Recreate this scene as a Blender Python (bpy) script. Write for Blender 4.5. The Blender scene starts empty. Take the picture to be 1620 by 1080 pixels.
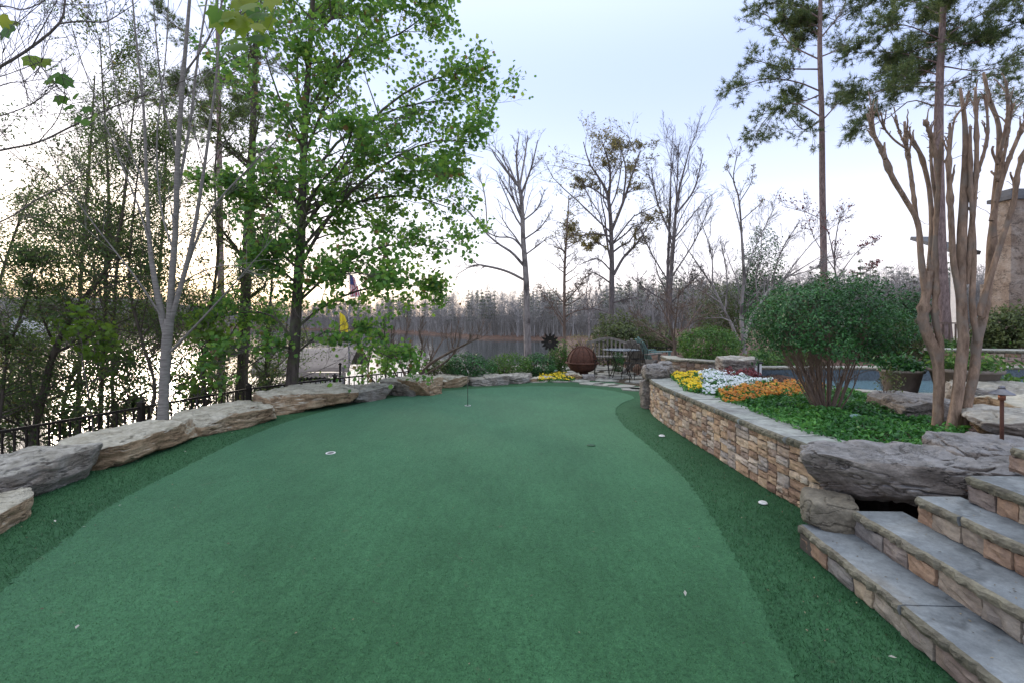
import bpy, math, random
import numpy as np
from mathutils import noise, Vector

# ---------------------------------------------------------------- camera, sky, sun, exposure
SC = bpy.context.scene
COL = SC.collection
F, HZ, CX, CH = 760.0, 500.0, 810.0, 1.6      # focal length in photo pixels, horizon row, centre column, eye height

cam_d = bpy.data.cameras.new('camera'); cam = bpy.data.objects.new('camera', cam_d); COL.objects.link(cam)
cam.location = (0, 0, CH); cam.rotation_euler = (math.radians(90), 0, 0)
cam_d.sensor_width = 36; cam_d.lens = F / 1620 * 36
cam_d.shift_y = -(540 - HZ) / 1620
cam_d.clip_start = 0.05; cam_d.clip_end = 5000
SC.camera = cam

SUN_ELEV, SUN_AZ = 9.0, -38.0                 # azimuth from +Y towards +X
w = bpy.data.worlds.new('World'); SC.world = w; w.use_nodes = True
nt = w.node_tree; nt.nodes.clear()
sky = nt.nodes.new('ShaderNodeTexSky'); sky.sky_type = 'NISHITA'; sky.sun_disc = False
sky.sun_elevation = math.radians(SUN_ELEV); sky.sun_rotation = math.radians(SUN_AZ)
sky.air_density = 0.75; sky.dust_density = 1.2; sky.ozone_density = 1.2
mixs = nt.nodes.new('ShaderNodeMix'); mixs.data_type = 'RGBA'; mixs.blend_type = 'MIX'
mixs.inputs[0].default_value = 0.80            # thin high cloud and evening haze that pale the sky; its bright zenith is added
tc = nt.nodes.new('ShaderNodeTexCoord'); sp = nt.nodes.new('ShaderNodeSeparateXYZ'); nt.links.new(tc.outputs['Generated'], sp.inputs[0])
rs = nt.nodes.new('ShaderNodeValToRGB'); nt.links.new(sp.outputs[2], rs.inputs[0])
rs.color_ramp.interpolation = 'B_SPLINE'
SKY = ((0.0, (5.6, 4.7, 4.6)), (.8, (6.9, 7.2, 7.7)), (.10, (4.9, 4.6, 4.9)), (.25, (3.4, 3.75, 4.8)), (.50, (1.5, 2.05, 4.0)))  # zenith stop, above the frame, brightened to make up light on the scene
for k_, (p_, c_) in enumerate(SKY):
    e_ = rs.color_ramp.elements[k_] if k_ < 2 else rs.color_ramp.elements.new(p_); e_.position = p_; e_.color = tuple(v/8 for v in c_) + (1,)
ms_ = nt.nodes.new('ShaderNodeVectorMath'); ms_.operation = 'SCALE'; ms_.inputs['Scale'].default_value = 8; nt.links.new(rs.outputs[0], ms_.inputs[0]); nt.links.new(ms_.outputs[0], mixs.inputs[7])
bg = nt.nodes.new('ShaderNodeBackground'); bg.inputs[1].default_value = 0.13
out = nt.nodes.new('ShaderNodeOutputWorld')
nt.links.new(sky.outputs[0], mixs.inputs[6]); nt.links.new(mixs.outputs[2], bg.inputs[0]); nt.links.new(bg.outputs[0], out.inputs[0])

sd = bpy.data.lights.new('sun', 'SUN'); sd.energy = 0.7; sd.angle = math.radians(12); sd.color = (1, .84, .68)
sun = bpy.data.objects.new('sun', sd); COL.objects.link(sun)
_e, _a = math.radians(SUN_ELEV), math.radians(SUN_AZ)
sdir = Vector((math.sin(_a) * math.cos(_e), math.cos(_a) * math.cos(_e), math.sin(_e)))
sun.rotation_euler = sdir.to_track_quat('Z', 'Y').to_euler()

SC.view_settings.view_transform = 'Standard'; SC.view_settings.look = 'None'
SC.view_settings.gamma = 1; SC.view_settings.exposure = 1.3
SC.cycles.max_bounces = 6; SC.cycles.transparent_max_bounces = 8
SC.cycles.diffuse_bounces = 3; SC.cycles.glossy_bounces = 2; SC.cycles.transmission_bounces = 3
SC.cycles.use_denoising = True

# ---------------------------------------------------------------- helpers
def gp(px, py, z=0.0):
    """point at height z seen in photo pixel (px, py)"""
    d = (CH - z) * F / (py - HZ)
    return np.array([(px - CX) / F * d, d, z])
def dp(px, py, d):
    return np.array([(px - CX) / F * d, d, CH - (py - HZ) / F * d])

def sstep(a, b, x):
    t = np.clip((x - a) / (b - a), 0, 1); return t * t * (3 - 2 * t)

def vnoise(P, scale, seed=0, octs=3):
    """cheap vectorised smooth noise from sums of rotated sines, about -1..1"""
    r = np.random.default_rng(seed + 77)
    P = np.asarray(P, float) * scale
    out = np.zeros(P.shape[:-1]); amp = 1.0; tot = 0
    for o in range(octs):
        for k in range(4):
            d = r.normal(size=P.shape[-1]); d /= np.linalg.norm(d)
            d2 = r.normal(size=P.shape[-1]); d2 /= np.linalg.norm(d2)
            out += amp * 0.25 * np.sin((P @ d) * 6.283 + r.uniform(0, 6.28) + 1.7 * np.sin((P @ d2) * 5.1 + r.uniform(0, 6.28)))
        tot += amp * .5; amp *= .5; P = P * 2.07
    return out / tot

class MB:
    def __init__(s): s.v = []; s.f = []; s.m = []; s.t = []; s.n = 0
    def add(s, V, Fc, mat=0, tint=0.5):
        """V (n,3); Fc int array (m,k); tint scalar or per-vertex"""
        V = np.asarray(V, float).reshape(-1, 3); Fc = np.asarray(Fc, int)
        s.v.append(V); s.f.append(Fc + s.n)
        s.m.append(np.full(len(Fc), mat, int) if np.isscalar(mat) else np.asarray(mat, int))
        s.t.append(np.full(len(V), tint, float) if np.isscalar(tint) else np.asarray(tint, float))
        s.n += len(V)
    def box(s, c, size, rz=0, mat=0, tint=.5, taper=1.0):
        x, y, z = np.array(size) / 2
        V = np.array([[-x,-y,-z],[x,-y,-z],[x,y,-z],[-x,y,-z],[-x*taper,-y*taper,z],[x*taper,-y*taper,z],[x*taper,y*taper,z],[-x*taper,y*taper,z]])
        ca, sa = math.cos(rz), math.sin(rz)
        V = np.stack([V[:,0]*ca - V[:,1]*sa, V[:,0]*sa + V[:,1]*ca, V[:,2]], 1) + np.array(c)
        s.add(V, [[0,3,2,1],[4,5,6,7],[0,1,5,4],[1,2,6,5],[2,3,7,6],[3,0,4,7]], mat, tint)
    def bar(s, a, b, wd, ht, mat=0, tint=.5):
        """rectangular bar from a to b"""
        a = np.array(a, float); b = np.array(b, float); d = b - a; L = np.linalg.norm(d); d /= L
        up = np.array([0,0,1.]) if abs(d[2]) < .95 else np.array([0,1.,0])
        sx = np.cross(d, up); sx /= np.linalg.norm(sx); uy = np.cross(sx, d)
        V = [p + sx*i*wd/2 + uy*j*ht/2 for p in (a, b) for i, j in ((-1,-1),(1,-1),(1,1),(-1,1))]
        s.add(np.array(V), [[0,3,2,1],[4,5,6,7],[0,1,5,4],[1,2,6,5],[2,3,7,6],[3,0,4,7]], mat, tint)
    def tubes(s, P, R, k=5, mat=0, tint=.5):
        """P (N,K,3) polylines, R (N,K) radii"""
        P = np.asarray(P, float); R = np.asarray(R, float)
        if P.ndim == 2: P = P[None]; R = R[None]
        N, K, _ = P.shape
        T = np.empty_like(P); T[:, 1:-1] = P[:, 2:] - P[:, :-2]; T[:, 0] = P[:, 1] - P[:, 0]; T[:, -1] = P[:, -1] - P[:, -2]
        T /= np.linalg.norm(T, axis=2, keepdims=True) + 1e-9
        ref = np.zeros((N, 1, 3)); g = P[:, -1] - P[:, 0]; big = np.argmin(np.abs(g), axis=1); ref[np.arange(N), 0, big] = 1
        A = np.cross(T, np.broadcast_to(ref, T.shape)); A /= np.linalg.norm(A, axis=2, keepdims=True) + 1e-9
        B = np.cross(T, A)
        th = np.arange(k) / k * 2 * np.pi
        ring = A[:, :, None] * np.cos(th)[None, None, :, None] + B[:, :, None] * np.sin(th)[None, None, :, None]
        V = P[:, :, None] + ring * R[:, :, None, None]
        idx = np.arange(N * K * k).reshape(N, K, k)
        a = idx[:, :-1]; b = idx[:, 1:]
        Fc = np.stack([a, np.roll(a, -1, 2), np.roll(b, -1, 2), b], -1).reshape(-1, 4)
        tt = tint if np.isscalar(tint) else np.repeat(np.asarray(tint), K * k)
        s.add(V.reshape(-1, 3), Fc, mat, tt)
    def tube(s, pts, rad, k=8, mat=0, tint=.5, cap=True):
        pts = np.asarray(pts, float); rad = np.broadcast_to(np.asarray(rad, float), (len(pts),))
        n0 = s.n; s.tubes(pts[None], rad[None], k, mat, tint)
        if cap:
            s.f.append(np.array([list(range(n0, n0 + k))[::-1]])); s.m.append(np.array([mat]))
            m = n0 + (len(pts) - 1) * k; s.f.append(np.array([list(range(m, m + k))])); s.m.append(np.array([mat]))
    def lathe(s, prof, c=(0,0,0), k=24, mat=0, tint=.5):
        prof = np.array(prof, float); th = np.arange(k) / k * 2 * np.pi
        V = np.stack([prof[:,0][:,None]*np.cos(th), prof[:,0][:,None]*np.sin(th), np.repeat(prof[:,1][:,None], k, 1)], -1) + np.array(c)
        n = len(prof); idx = np.arange(n*k).reshape(n, k); a = idx[:-1]; b = idx[1:]
        s.add(V.reshape(-1,3), np.stack([a, np.roll(a,-1,1), np.roll(b,-1,1), b], -1).reshape(-1,4), mat, tint)
    def leaves(s, C, size, tmpl, rng, mat=0, tint=None, tilt=1.0, face=None, droop=0.0):
        """scatter a flat leaf outline at points C; tilt 0 = lying flat, 1 = any way"""
        C = np.asarray(C, float); N = len(C)
        if N == 0: return
        nrm = rng.normal(size=(N,3)) * tilt; nrm[:,2] += 1.0 * (1.2 - tilt)
        if face is not None: nrm += face
        nrm /= np.linalg.norm(nrm, axis=1, keepdims=True) + 1e-9
        d = rng.normal(size=(N,3)); d[:,2] -= droop
        X = d - nrm * np.sum(d*nrm, 1, keepdims=True); X /= np.linalg.norm(X, axis=1, keepdims=True) + 1e-9
        Y = np.cross(nrm, X)
        sz = size * rng.uniform(.65, 1.25, N)
        T = np.asarray(tmpl, float)
        V = C[:,None] + (X[:,None]*T[None,:,0:1] + Y[:,None]*T[None,:,1:2] + nrm[:,None]*T[None,:,2:3]) * sz[:,None,None]
        k = len(T); Fc = np.arange(N*k).reshape(N, k)
        if tint is None: tint = rng.uniform(0, 1, N)
        tint = np.broadcast_to(np.asarray(tint, float), (N,))
        s.add(V.reshape(-1,3), Fc, mat, np.repeat(tint, k))
    def mesh(s, name, mats, smooth=True):
        V = np.concatenate(s.v); me = bpy.data.meshes.new(name)
        sizes = np.concatenate([np.full(len(f), f.shape[1], int) for f in s.f]); flat = np.concatenate([f.ravel() for f in s.f])
        me.vertices.add(len(V)); me.vertices.foreach_set('co', V.ravel())
        me.loops.add(len(flat)); me.loops.foreach_set('vertex_index', flat)
        me.polygons.add(len(sizes)); st = np.concatenate([[0], np.cumsum(sizes)[:-1]])
        me.polygons.foreach_set('loop_start', st); me.polygons.foreach_set('loop_total', sizes)
        me.polygons.foreach_set('material_index', np.concatenate(s.m))
        me.polygons.foreach_set('use_smooth', np.full(len(sizes), bool(smooth)))
        for m in (mats if isinstance(mats, (list, tuple)) else [mats]): me.materials.append(m)
        a = me.attributes.new('tint', 'FLOAT', 'POINT'); a.data.foreach_set('value', np.concatenate(s.t))
        me.update(calc_edges=True); me.validate()
        return me
    def obj(s, name, mats, parent=None, smooth=True, **props):
        o = bpy.data.objects.new(name, s.mesh(name, mats, smooth)); COL.objects.link(o)
        if parent is not None: o.parent = parent; o.matrix_parent_inverse = parent.matrix_world.inverted() if False else o.matrix_parent_inverse
        if parent is not None and tuple(parent.location) != (0, 0, 0):
            # geometry is written in world space: take the parent's place off it
            L = parent.location; n = len(o.data.vertices); co = np.empty(n*3); o.data.vertices.foreach_get('co', co)
            co = co.reshape(-1,3) - np.array(L); o.data.vertices.foreach_set('co', co.ravel()); o.data.update()
        for k_, v_ in props.items(): o[k_] = v_
        return o

def thing(name, label, cat, loc=(0,0,0), group=None):
    o = bpy.data.objects.new(name, None); COL.objects.link(o); o.location = tuple(float(c) for c in loc)
    o.empty_display_size = .2
    o['label'] = label; o['category'] = cat
    if group: o['group'] = group
    return o
def tag(o, label, cat, group=None):
    o['label'] = label; o['category'] = cat
    if group: o['group'] = group
    return o
def copy_thing(o, loc, label, rz=0, scale=1.0):
    c = o.copy(); COL.objects.link(c); c.location = loc; c.rotation_euler = (0, 0, rz); c.scale = (scale,)*3; c['label'] = label
    for ch in list(o.children):
        d = ch.copy(); COL.objects.link(d); d.parent = c
        for g in list(ch.children):
            e = g.copy(); COL.objects.link(e); e.parent = d
    return c

# ---------------------------------------------------------------- materials
def newmat(name):
    m = bpy.data.materials.new(name); m.use_nodes = True; return m, m.node_tree, m.node_tree.nodes['Principled BSDF']
def ramp(nt, stops):
    r = nt.nodes.new('ShaderNodeValToRGB'); e = r.color_ramp.elements
    while len(e) < len(stops): e.new(.5)
    for i, (p, c) in enumerate(stops): e[i].position = p; e[i].color = (*c, 1)
    return r
def texnoise(nt, scale, detail=6, rough=.6, vec=None, dist=0):
    n = nt.nodes.new('ShaderNodeTexNoise'); n.inputs['Scale'].default_value = scale; n.inputs['Detail'].default_value = detail
    n.inputs['Roughness'].default_value = rough; n.inputs['Distortion'].default_value = dist
    if vec is not None: nt.links.new(vec, n.inputs['Vector'])
    return n
def objco(nt, scale=(1,1,1)):
    g = nt.nodes.new('ShaderNodeNewGeometry')
    mp = nt.nodes.new('ShaderNodeMapping'); mp.inputs['Scale'].default_value = scale
    nt.links.new(g.outputs['Position'], mp.inputs['Vector']); return mp.outputs[0]
def mixc(nt, a, b, fac, mode='MIX'):
    m = nt.nodes.new('ShaderNodeMix'); m.data_type = 'RGBA'; m.blend_type = mode
    for s, v in ((0, fac), (6, a), (7, b)):
        if hasattr(v, 'links') or isinstance(v, bpy.types.NodeSocket): nt.links.new(v, m.inputs[s])
        elif s == 0: m.inputs[0].default_value = v
        else: m.inputs[s].default_value = (*v, 1)
    return m.outputs[2]
def bump(nt, bs, h, strength=.5, dist=.02):
    b = nt.nodes.new('ShaderNodeBump'); b.inputs['Strength'].default_value = strength; b.inputs['Distance'].default_value = dist
    nt.links.new(h, b.inputs['Height']); nt.links.new(b.outputs[0], bs.inputs['Normal'])

def simple(name, c1, c2, scale=8, rough=.8, bs_=.3, bd=.01, metal=0, stretch=(1,1,1), spec=.4):
    m, nt, b = newmat(name)
    n = texnoise(nt, scale, vec=objco(nt, stretch)); r = ramp(nt, [(.3, c1), (.7, c2)])
    nt.links.new(n.outputs[0], r.inputs[0]); nt.links.new(r.outputs[0], b.inputs['Base Color'])
    b.inputs['Roughness'].default_value = rough; b.inputs['Metallic'].default_value = metal; b.inputs['Specular IOR Level'].default_value = spec
    n2 = texnoise(nt, scale*4, vec=objco(nt, stretch)); bump(nt, b, n2.outputs[0], bs_, bd)
    return m
def leafmat(name, stops, trans=.45, rough=.5, spec=.35, back=None):
    m, nt, b = newmat(name)
    at = nt.nodes.new('ShaderNodeAttribute'); at.attribute_name = 'tint'
    r = ramp(nt, stops); nt.links.new(at.outputs['Fac'], r.inputs[0]); nt.links.new(r.outputs[0], b.inputs['Base Color'])
    b.inputs['Roughness'].default_value = rough; b.inputs['Specular IOR Level'].default_value = spec
    tr = nt.nodes.new('ShaderNodeBsdfTranslucent')
    c2 = mixc(nt, r.outputs[0], back or (1, 1, .45), 1.0, 'MULTIPLY')
    g = nt.nodes.new('ShaderNodeGamma'); g.inputs[1].default_value = .8; nt.links.new(c2, g.inputs[0]); nt.links.new(g.outputs[0], tr.inputs[0])
    ms = nt.nodes.new('ShaderNodeMixShader'); ms.inputs[0].default_value = trans
    o = nt.nodes['Material Output']; nt.links.new(b.outputs[0], ms.inputs[1]); nt.links.new(tr.outputs[0], ms.inputs[2]); nt.links.new(ms.outputs[0], o.inputs[0])
    return m
def barkmat(name, c1, c2, scale=6, ring=False, bd=.02, patches=None):
    m, nt, b = newmat(name)
    v = objco(nt, (1,1,.25) if not ring else (.5,.5,3))
    n = texnoise(nt, scale*3, 8, .7, v); r = ramp(nt, [(.32, c1), (.68, c2)]); nt.links.new(n.outputs[0], r.inputs[0])
    colr = r.outputs[0]
    if patches:
        n3 = texnoise(nt, scale*.5, 5, .6, objco(nt)); rr = ramp(nt, [(.5, (0,0,0)), (.62, (1,1,1))]); nt.links.new(n3.outputs[0], rr.inputs[0])
        colr = mixc(nt, colr, patches, rr.outputs[0])
    nt.links.new(colr, b.inputs['Base Color']); b.inputs['Roughness'].default_value = .9; b.inputs['Specular IOR Level'].default_value = .2
    bump(nt, b, n.outputs[0], .7, bd)
    return m
def stonemat(name, stops, scale=3, strat=6, crack=.5, bd=.03, lichen=None, top=None):
    """weathered rock: mottled base colours, fine strata, dark cracks, optional lichen"""
    m, nt, b = newmat(name)
    p = objco(nt); ps = objco(nt, (1, 1, strat))
    n1 = texnoise(nt, scale, 10, .65, p, .4); r = ramp(nt, stops); nt.links.new(n1.outputs[0], r.inputs[0])
    n2 = texnoise(nt, scale*5, 8, .7, ps); r2 = ramp(nt, [(.3, (.55,.55,.55)), (.7, (1.25,1.25,1.25))]); nt.links.new(n2.outputs[0], r2.inputs[0])
    c = mixc(nt, r.outputs[0], r2.outputs[0], .5, 'MULTIPLY')
    nf = texnoise(nt, scale*16, 6, .8, p); rf = ramp(nt, [(.3,(.6,.6,.6)),(.7,(1.3,1.3,1.3))]); nt.links.new(nf.outputs[0], rf.inputs[0]); c = mixc(nt, c, rf.outputs[0], .8, 'MULTIPLY')
    vo = nt.nodes.new('ShaderNodeTexVoronoi'); vo.feature = 'DISTANCE_TO_EDGE'; vo.inputs['Scale'].default_value = scale*.9
    nd = texnoise(nt, scale*2, 4, .6, ps); mx = nt.nodes.new('ShaderNodeMix'); mx.data_type = 'VECTOR'; mx.inputs[0].default_value = .5
    nt.links.new(ps, mx.inputs[4]); nt.links.new(nd.outputs[1], mx.inputs[5]); nt.links.new(mx.outputs[1], vo.inputs['Vector'])
    r3 = ramp(nt, [(0, (.25,.25,.25)), (.025, (1,1,1))]); nt.links.new(vo.outputs[0], r3.inputs[0])
    c = mixc(nt, c, r3.outputs[0], crack, 'MULTIPLY')
    if lichen:
        n4 = texnoise(nt, scale*1.7, 9, .75, p); r4 = ramp(nt, [(.52, (0,0,0)), (.62, (1,1,1))]); nt.links.new(n4.outputs[0], r4.inputs[0])
        c = mixc(nt, c, lichen, r4.outputs[0])
    if top:      # the bedding plane on top is bleached and lichened, the broken sides are not
        g = nt.nodes.new('ShaderNodeNewGeometry'); sx = nt.nodes.new('ShaderNodeSeparateXYZ'); nt.links.new(g.outputs['Normal'], sx.inputs[0])
        n6 = texnoise(nt, scale*3, 8, .7, p); ma = nt.nodes.new('ShaderNodeMath'); ma.operation = 'MULTIPLY_ADD'; ma.inputs[1].default_value = .5; nt.links.new(n6.outputs[0], ma.inputs[0]); nt.links.new(sx.outputs[2], ma.inputs[2])
        r6 = ramp(nt, [(.72, (0,0,0)), (1.0, (1,1,1))]); nt.links.new(ma.outputs[0], r6.inputs[0])
        ct = mixc(nt, top, r2.outputs[0], .75, 'MULTIPLY'); n7 = texnoise(nt, scale*2.2, 8, .7, p); r7 = ramp(nt, [(.35,(.62,.6,.55)),(.65,(1.1,1.1,1.1))]); nt.links.new(n7.outputs[0], r7.inputs[0]); ct = mixc(nt, ct, r7.outputs[0], .9, 'MULTIPLY')
        c = mixc(nt, c, ct, r6.outputs[0])
    nt.links.new(c, b.inputs['Base Color']); b.inputs['Roughness'].default_value = .88; b.inputs['Specular IOR Level'].default_value = .3
    nb = texnoise(nt, scale*9, 10, .75, ps); ad = nt.nodes.new('ShaderNodeMath'); ad.operation = 'ADD'
    nt.links.new(nb.outputs[0], ad.inputs[0]); nt.links.new(r3.outputs[0], ad.inputs[1]); bump(nt, b, ad.outputs[0], .8, bd)
    return m
def blockmat(name, stops, rough=.85, bd=.012, scale=14):
    """cut stones: each block's colour from its tint, plus grain"""
    m, nt, b = newmat(name)
    at = nt.nodes.new('ShaderNodeAttribute'); at.attribute_name = 'tint'
    r = ramp(nt, stops); nt.links.new(at.outputs['Fac'], r.inputs[0])
    n = texnoise(nt, scale, 9, .7, objco(nt, (1,1,1.8))); r2 = ramp(nt, [(.28, (.5,.47,.45)), (.72, (1.35,1.33,1.3))]); nt.links.new(n.outputs[0], r2.inputs[0])
    n3 = texnoise(nt, scale*.35, 4, .6, objco(nt)); r3 = ramp(nt, [(.35, (.75,.7,.7)), (.65, (1.15,1.12,1.05))]); nt.links.new(n3.outputs[0], r3.inputs[0])
    c = mixc(nt, r.outputs[0], r2.outputs[0], .9, 'MULTIPLY'); c = mixc(nt, c, r3.outputs[0], .8, 'MULTIPLY')
    nt.links.new(c, b.inputs['Base Color']); b.inputs['Roughness'].default_value = rough; b.inputs['Specular IOR Level'].default_value = .3
    n2 = texnoise(nt, scale*3, 8, .7, objco(nt)); ad = nt.nodes.new('ShaderNodeMath'); ad.operation = 'ADD'
    nt.links.new(n.outputs[0], ad.inputs[0]); nt.links.new(n2.outputs[0], ad.inputs[1]); bump(nt, b, ad.outputs[0], .7, bd)
    return m
def turfmat(name, dark, light, patch, scale=260, brown=True, sheen=.22):
    m, nt, b = newmat(name)
    n = texnoise(nt, scale*.45, 4, .8, objco(nt)); n1 = texnoise(nt, scale*.12, 5, .75, objco(nt))
    ad = nt.nodes.new('ShaderNodeMath'); ad.operation = 'MULTIPLY_ADD'; ad.inputs[1].default_value = .6
    nt.links.new(n.outputs[0], ad.inputs[0])
    m2 = nt.nodes.new('ShaderNodeMath'); m2.operation = 'MULTIPLY'; m2.inputs[1].default_value = .4; nt.links.new(n1.outputs[0], m2.inputs[0]); nt.links.new(m2.outputs[0], ad.inputs[2])
    r = ramp(nt, [(.34, dark), (.66, light)]); nt.links.new(ad.outputs[0], r.inputs[0])
    n2 = texnoise(nt, 1.1, 6, .65, objco(nt, (1, .6, 1))); r2 = ramp(nt, [(.35, patch), (.62, (1.08,1.08,1.08))]); nt.links.new(n2.outputs[0], r2.inputs[0])
    c = mixc(nt, r.outputs[0], r2.outputs[0], 1, 'MULTIPLY')
    if brown:
        n8 = texnoise(nt, 7, 5, .6, objco(nt, (2.2,.5,1))); r8 = ramp(nt, [(.35, (.84,.88,.84)), (.65, (1.1,1.08,1.08))]); nt.links.new(n8.outputs[0], r8.inputs[0]); c = mixc(nt, c, r8.outputs[0], 1, 'MULTIPLY')
        n3 = texnoise(nt, 4.3, 6, .7, objco(nt, (1,1,1))); r3 = ramp(nt, [(.64, (0,0,0)), (.74, (.7,.7,.7))]); nt.links.new(n3.outputs[0], r3.inputs[0])
        c = mixc(nt, c, (.085, .095, .05), r3.outputs[0])
    nt.links.new(c, b.inputs['Base Color']); b.inputs['Roughness'].default_value = .85; b.inputs['Specular IOR Level'].default_value = .25
    b.inputs['Sheen Weight'].default_value = sheen
    bump(nt, b, ad.outputs[0], .55, .006); b.inputs['Sheen Tint'].default_value = (.5,1,.75,1); b.inputs['Sheen Roughness'].default_value = .4
    return m

M = {}
M['green'] = turfmat('green_turf', (.007,.040,.013), (.056,.172,.070), (.68,.74,.66))
M['fringe'] = turfmat('fringe_turf', (.011,.052,.018), (.046,.136,.057), (.72,.8,.75), 150, sheen=.03)
M['blade'] = leafmat('turf_blade', [(0, (.012,.052,.020)), (.6, (.030,.108,.044)), (1, (.06,.18,.085))], .25)
M['nap'] = leafmat('green_nap', [(0, (.010,.045,.016)), (.6, (.038,.122,.050)), (1, (.11,.26,.115))], .25)
M['boulder'] = stonemat('tan_boulder', [(.25, (.14,.085,.05)), (.45, (.33,.23,.14)), (.6, (.42,.32,.21)), (.8, (.48,.42,.33))], 2.2, 4, .5, .03, None, (.52,.49,.40))
M['boulder_grey'] = stonemat('grey_boulder', [(.25, (.12,.098,.08)), (.42, (.25,.215,.18)), (.6,(.38,.355,.325)), (.75, (.45,.42,.37))], 2.6, 4, .6, .03, None, (.44,.42,.37))
M['pedestal'] = stonemat('pedestal_stone', [(.3, (.14,.12,.09)), (.7, (.27,.245,.19))], 2, 2, .15, .008)
M['bigrock'] = stonemat('dark_boulder', [(.25, (.10,.084,.072)), (.45, (.22,.19,.165)), (.62, (.32,.285,.25)), (.8, (.42,.385,.345))], 2.4, 2.2, .6, .035, None, (.30,.29,.285))
M['wallstone'] = blockmat('wall_stone', [(0, (0.207,0.140,0.104)), (.2, (0.354,0.256,0.177)), (.4, (0.464,0.360,0.250)), (.55, (0.268,0.213,0.189)), (.7, (0.525,0.439,0.329)), (.85, (0.281,0.268,0.262)), (1, (0.561,0.500,0.415))])
M['riser'] = blockmat('riser_stone', [(0, (0.264,0.180,0.132)), (.3, (0.372,0.264,0.186)), (.55, (0.240,0.198,0.174)), (.75, (0.204,0.204,0.204)), (1, (0.432,0.360,0.270))])
M['mortar'] = simple('mortar', (.05,.04,.035), (.10,.085,.07), 20)
M['cap'] = blockmat('cap_stone', [(0, (0.258,0.291,0.280)), (.5, (0.325,0.358,0.347)), (1, (0.403,0.431,0.409))], .75, .006, 9)
M['tread'] = stonemat('tread_stone', [(.3, (.13,.14,.145)), (.45, (.185,.205,.215)), (.56,(.23,.25,.255)), (.7, (.21,.195,.165))], 1.1, 1, .45, .006)
M['edge'] = blockmat('tread_edge', [(0, (.13,.13,.10)), (1, (.24,.23,.18))], .9, .02, 25)
M['flag'] = blockmat('flag_stone', [(0, (.27,.29,.27)), (1, (.42,.43,.39))], .8, .006, 6)
M['mulch'] = simple('mulch', (.035,.02,.014), (.15,.08,.05), 60, .95, .9, .03)
M['soil'] = simple('woodland_soil', (.03,.03,.018), (.12,.085,.05), 5, .95, .6, .05)
M['iron'] = simple('black_iron', (.012,.011,.010), (.03,.026,.022), 30, .5, .2, .003, .5)
M['rust'] = simple('rusted_steel', (.05,.022,.016), (.13,.055,.035), 14, .85, .5, .006, .1)
M['copper'] = simple('copper', (.20,.075,.045), (.33,.15,.10), 20, .45, .2, .002, .7)
M['pewter'] = simple('pewter', (.10,.10,.11), (.20,.20,.22), 12, .4, .1, .002, .7)
M['white'] = simple('white_paint', (.62,.62,.6), (.75,.75,.73), 8, .6, .1, .002)
M['teal'] = simple('teal_paint', (.10,.20,.19), (.2,.32,.30), 8, .6, .1, .002)
M['wood'] = simple('weathered_wood', (.13,.115,.10), (.25,.23,.20), 10, .8, .3, .004, 0, (1,1,.2))
M['canvas'] = simple('canopy_canvas', (.20,.17,.145), (.28,.245,.21), 3, .9, .2, .01)
M['pot'] = simple('pot_clay', (.13,.11,.095), (.24,.205,.175), 7, .8, .3, .006)
M['glass'] = simple('window_glass', (.30,.36,.42), (.45,.5,.55), 2, .08, 0, .001, 0, (1,1,1), .9)
M['black'] = simple('black_plastic', (.015,.015,.015), (.025,.025,.025), 8, .6, .1, .001)
M['roof'] = simple('roof_slate', (.07,.075,.085), (.15,.155,.165), 9, .8, .5, .02, 0, (1,1,6))
M['terrain'] = simple('leaf_litter', (.05,.035,.026), (.17,.095,.065), .9, .95, .6, .1)
M['pool'] = simple('pool_plaster', (.20,.30,.33), (.26,.36,.39), 3, .6, .1, .002)
M['tile'] = simple('pool_tile', (.035,.05,.06), (.10,.13,.155), 34, .25, .2, .003)

M['b_grey'] = barkmat('grey_bark', (.12,.11,.10), (.27,.255,.235), 5, True, .008)
M['b_dark'] = barkmat('dark_bark', (.05,.042,.036), (.14,.12,.095), 6, False, .02)
M['b_maple'] = barkmat('maple_bark', (.045,.038,.036), (.12,.10,.09), 6, False, .02, (.10,.12,.06))
M['b_thin'] = barkmat('twig_bark', (.07,.06,.055), (.18,.16,.15), 6, False, .005)
M['b_pale'] = barkmat('pale_bark', (.14,.125,.12), (.34,.315,.30), 4, False, .012, (.10,.09,.085))
M['b_crape'] = barkmat('crape_bark', (.10,.068,.048), (.34,.245,.178), 9, False, .02, (.20,.165,.135))
M['b_mid'] = barkmat('mid_bark', (.085,.075,.073), (.215,.19,.185), 6, False, .015)
M['b_pine'] = barkmat('pine_bark', (.10,.072,.068), (.32,.245,.225), 7, False, .03)
M['b_brown'] = barkmat('brown_bark', (.10,.07,.055), (.22,.165,.135), 5, False, .01)

M['l_maple'] = leafmat('maple_leaves', [(0, (.05,.13,.045)), (.4, (.10,.25,.06)), (.75, (.18,.35,.07)), (.95, (.28,.42,.09)), (1, (.20,.12,.07))], .55)
M['l_near'] = leafmat('near_maple_leaves', [(0, (.06,.16,.04)), (.5, (.14,.28,.04)), (1, (.28,.33,.05))], .65, .4)
M['l_thick'] = leafmat('thicket_leaves', [(0, (.035,.065,.03)), (.5, (.075,.13,.045)), (.85, (.13,.19,.06)), (1, (.24,.19,.08))], .5)
M['l_lime'] = leafmat('young_leaves', [(0, (.06,.14,.025)), (1, (.16,.27,.045))], .55)
M['l_brown'] = leafmat('brown_leaves', [(0, (.10,.10,.06)), (.6, (.19,.17,.08)), (1, (.30,.24,.09))], .45)
M['l_pine'] = leafmat('pine_needles', [(0, (0.042,0.078,0.048)), (.6, (0.108,0.162,0.066)), (1, (0.240,0.264,0.096))], .35)
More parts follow.
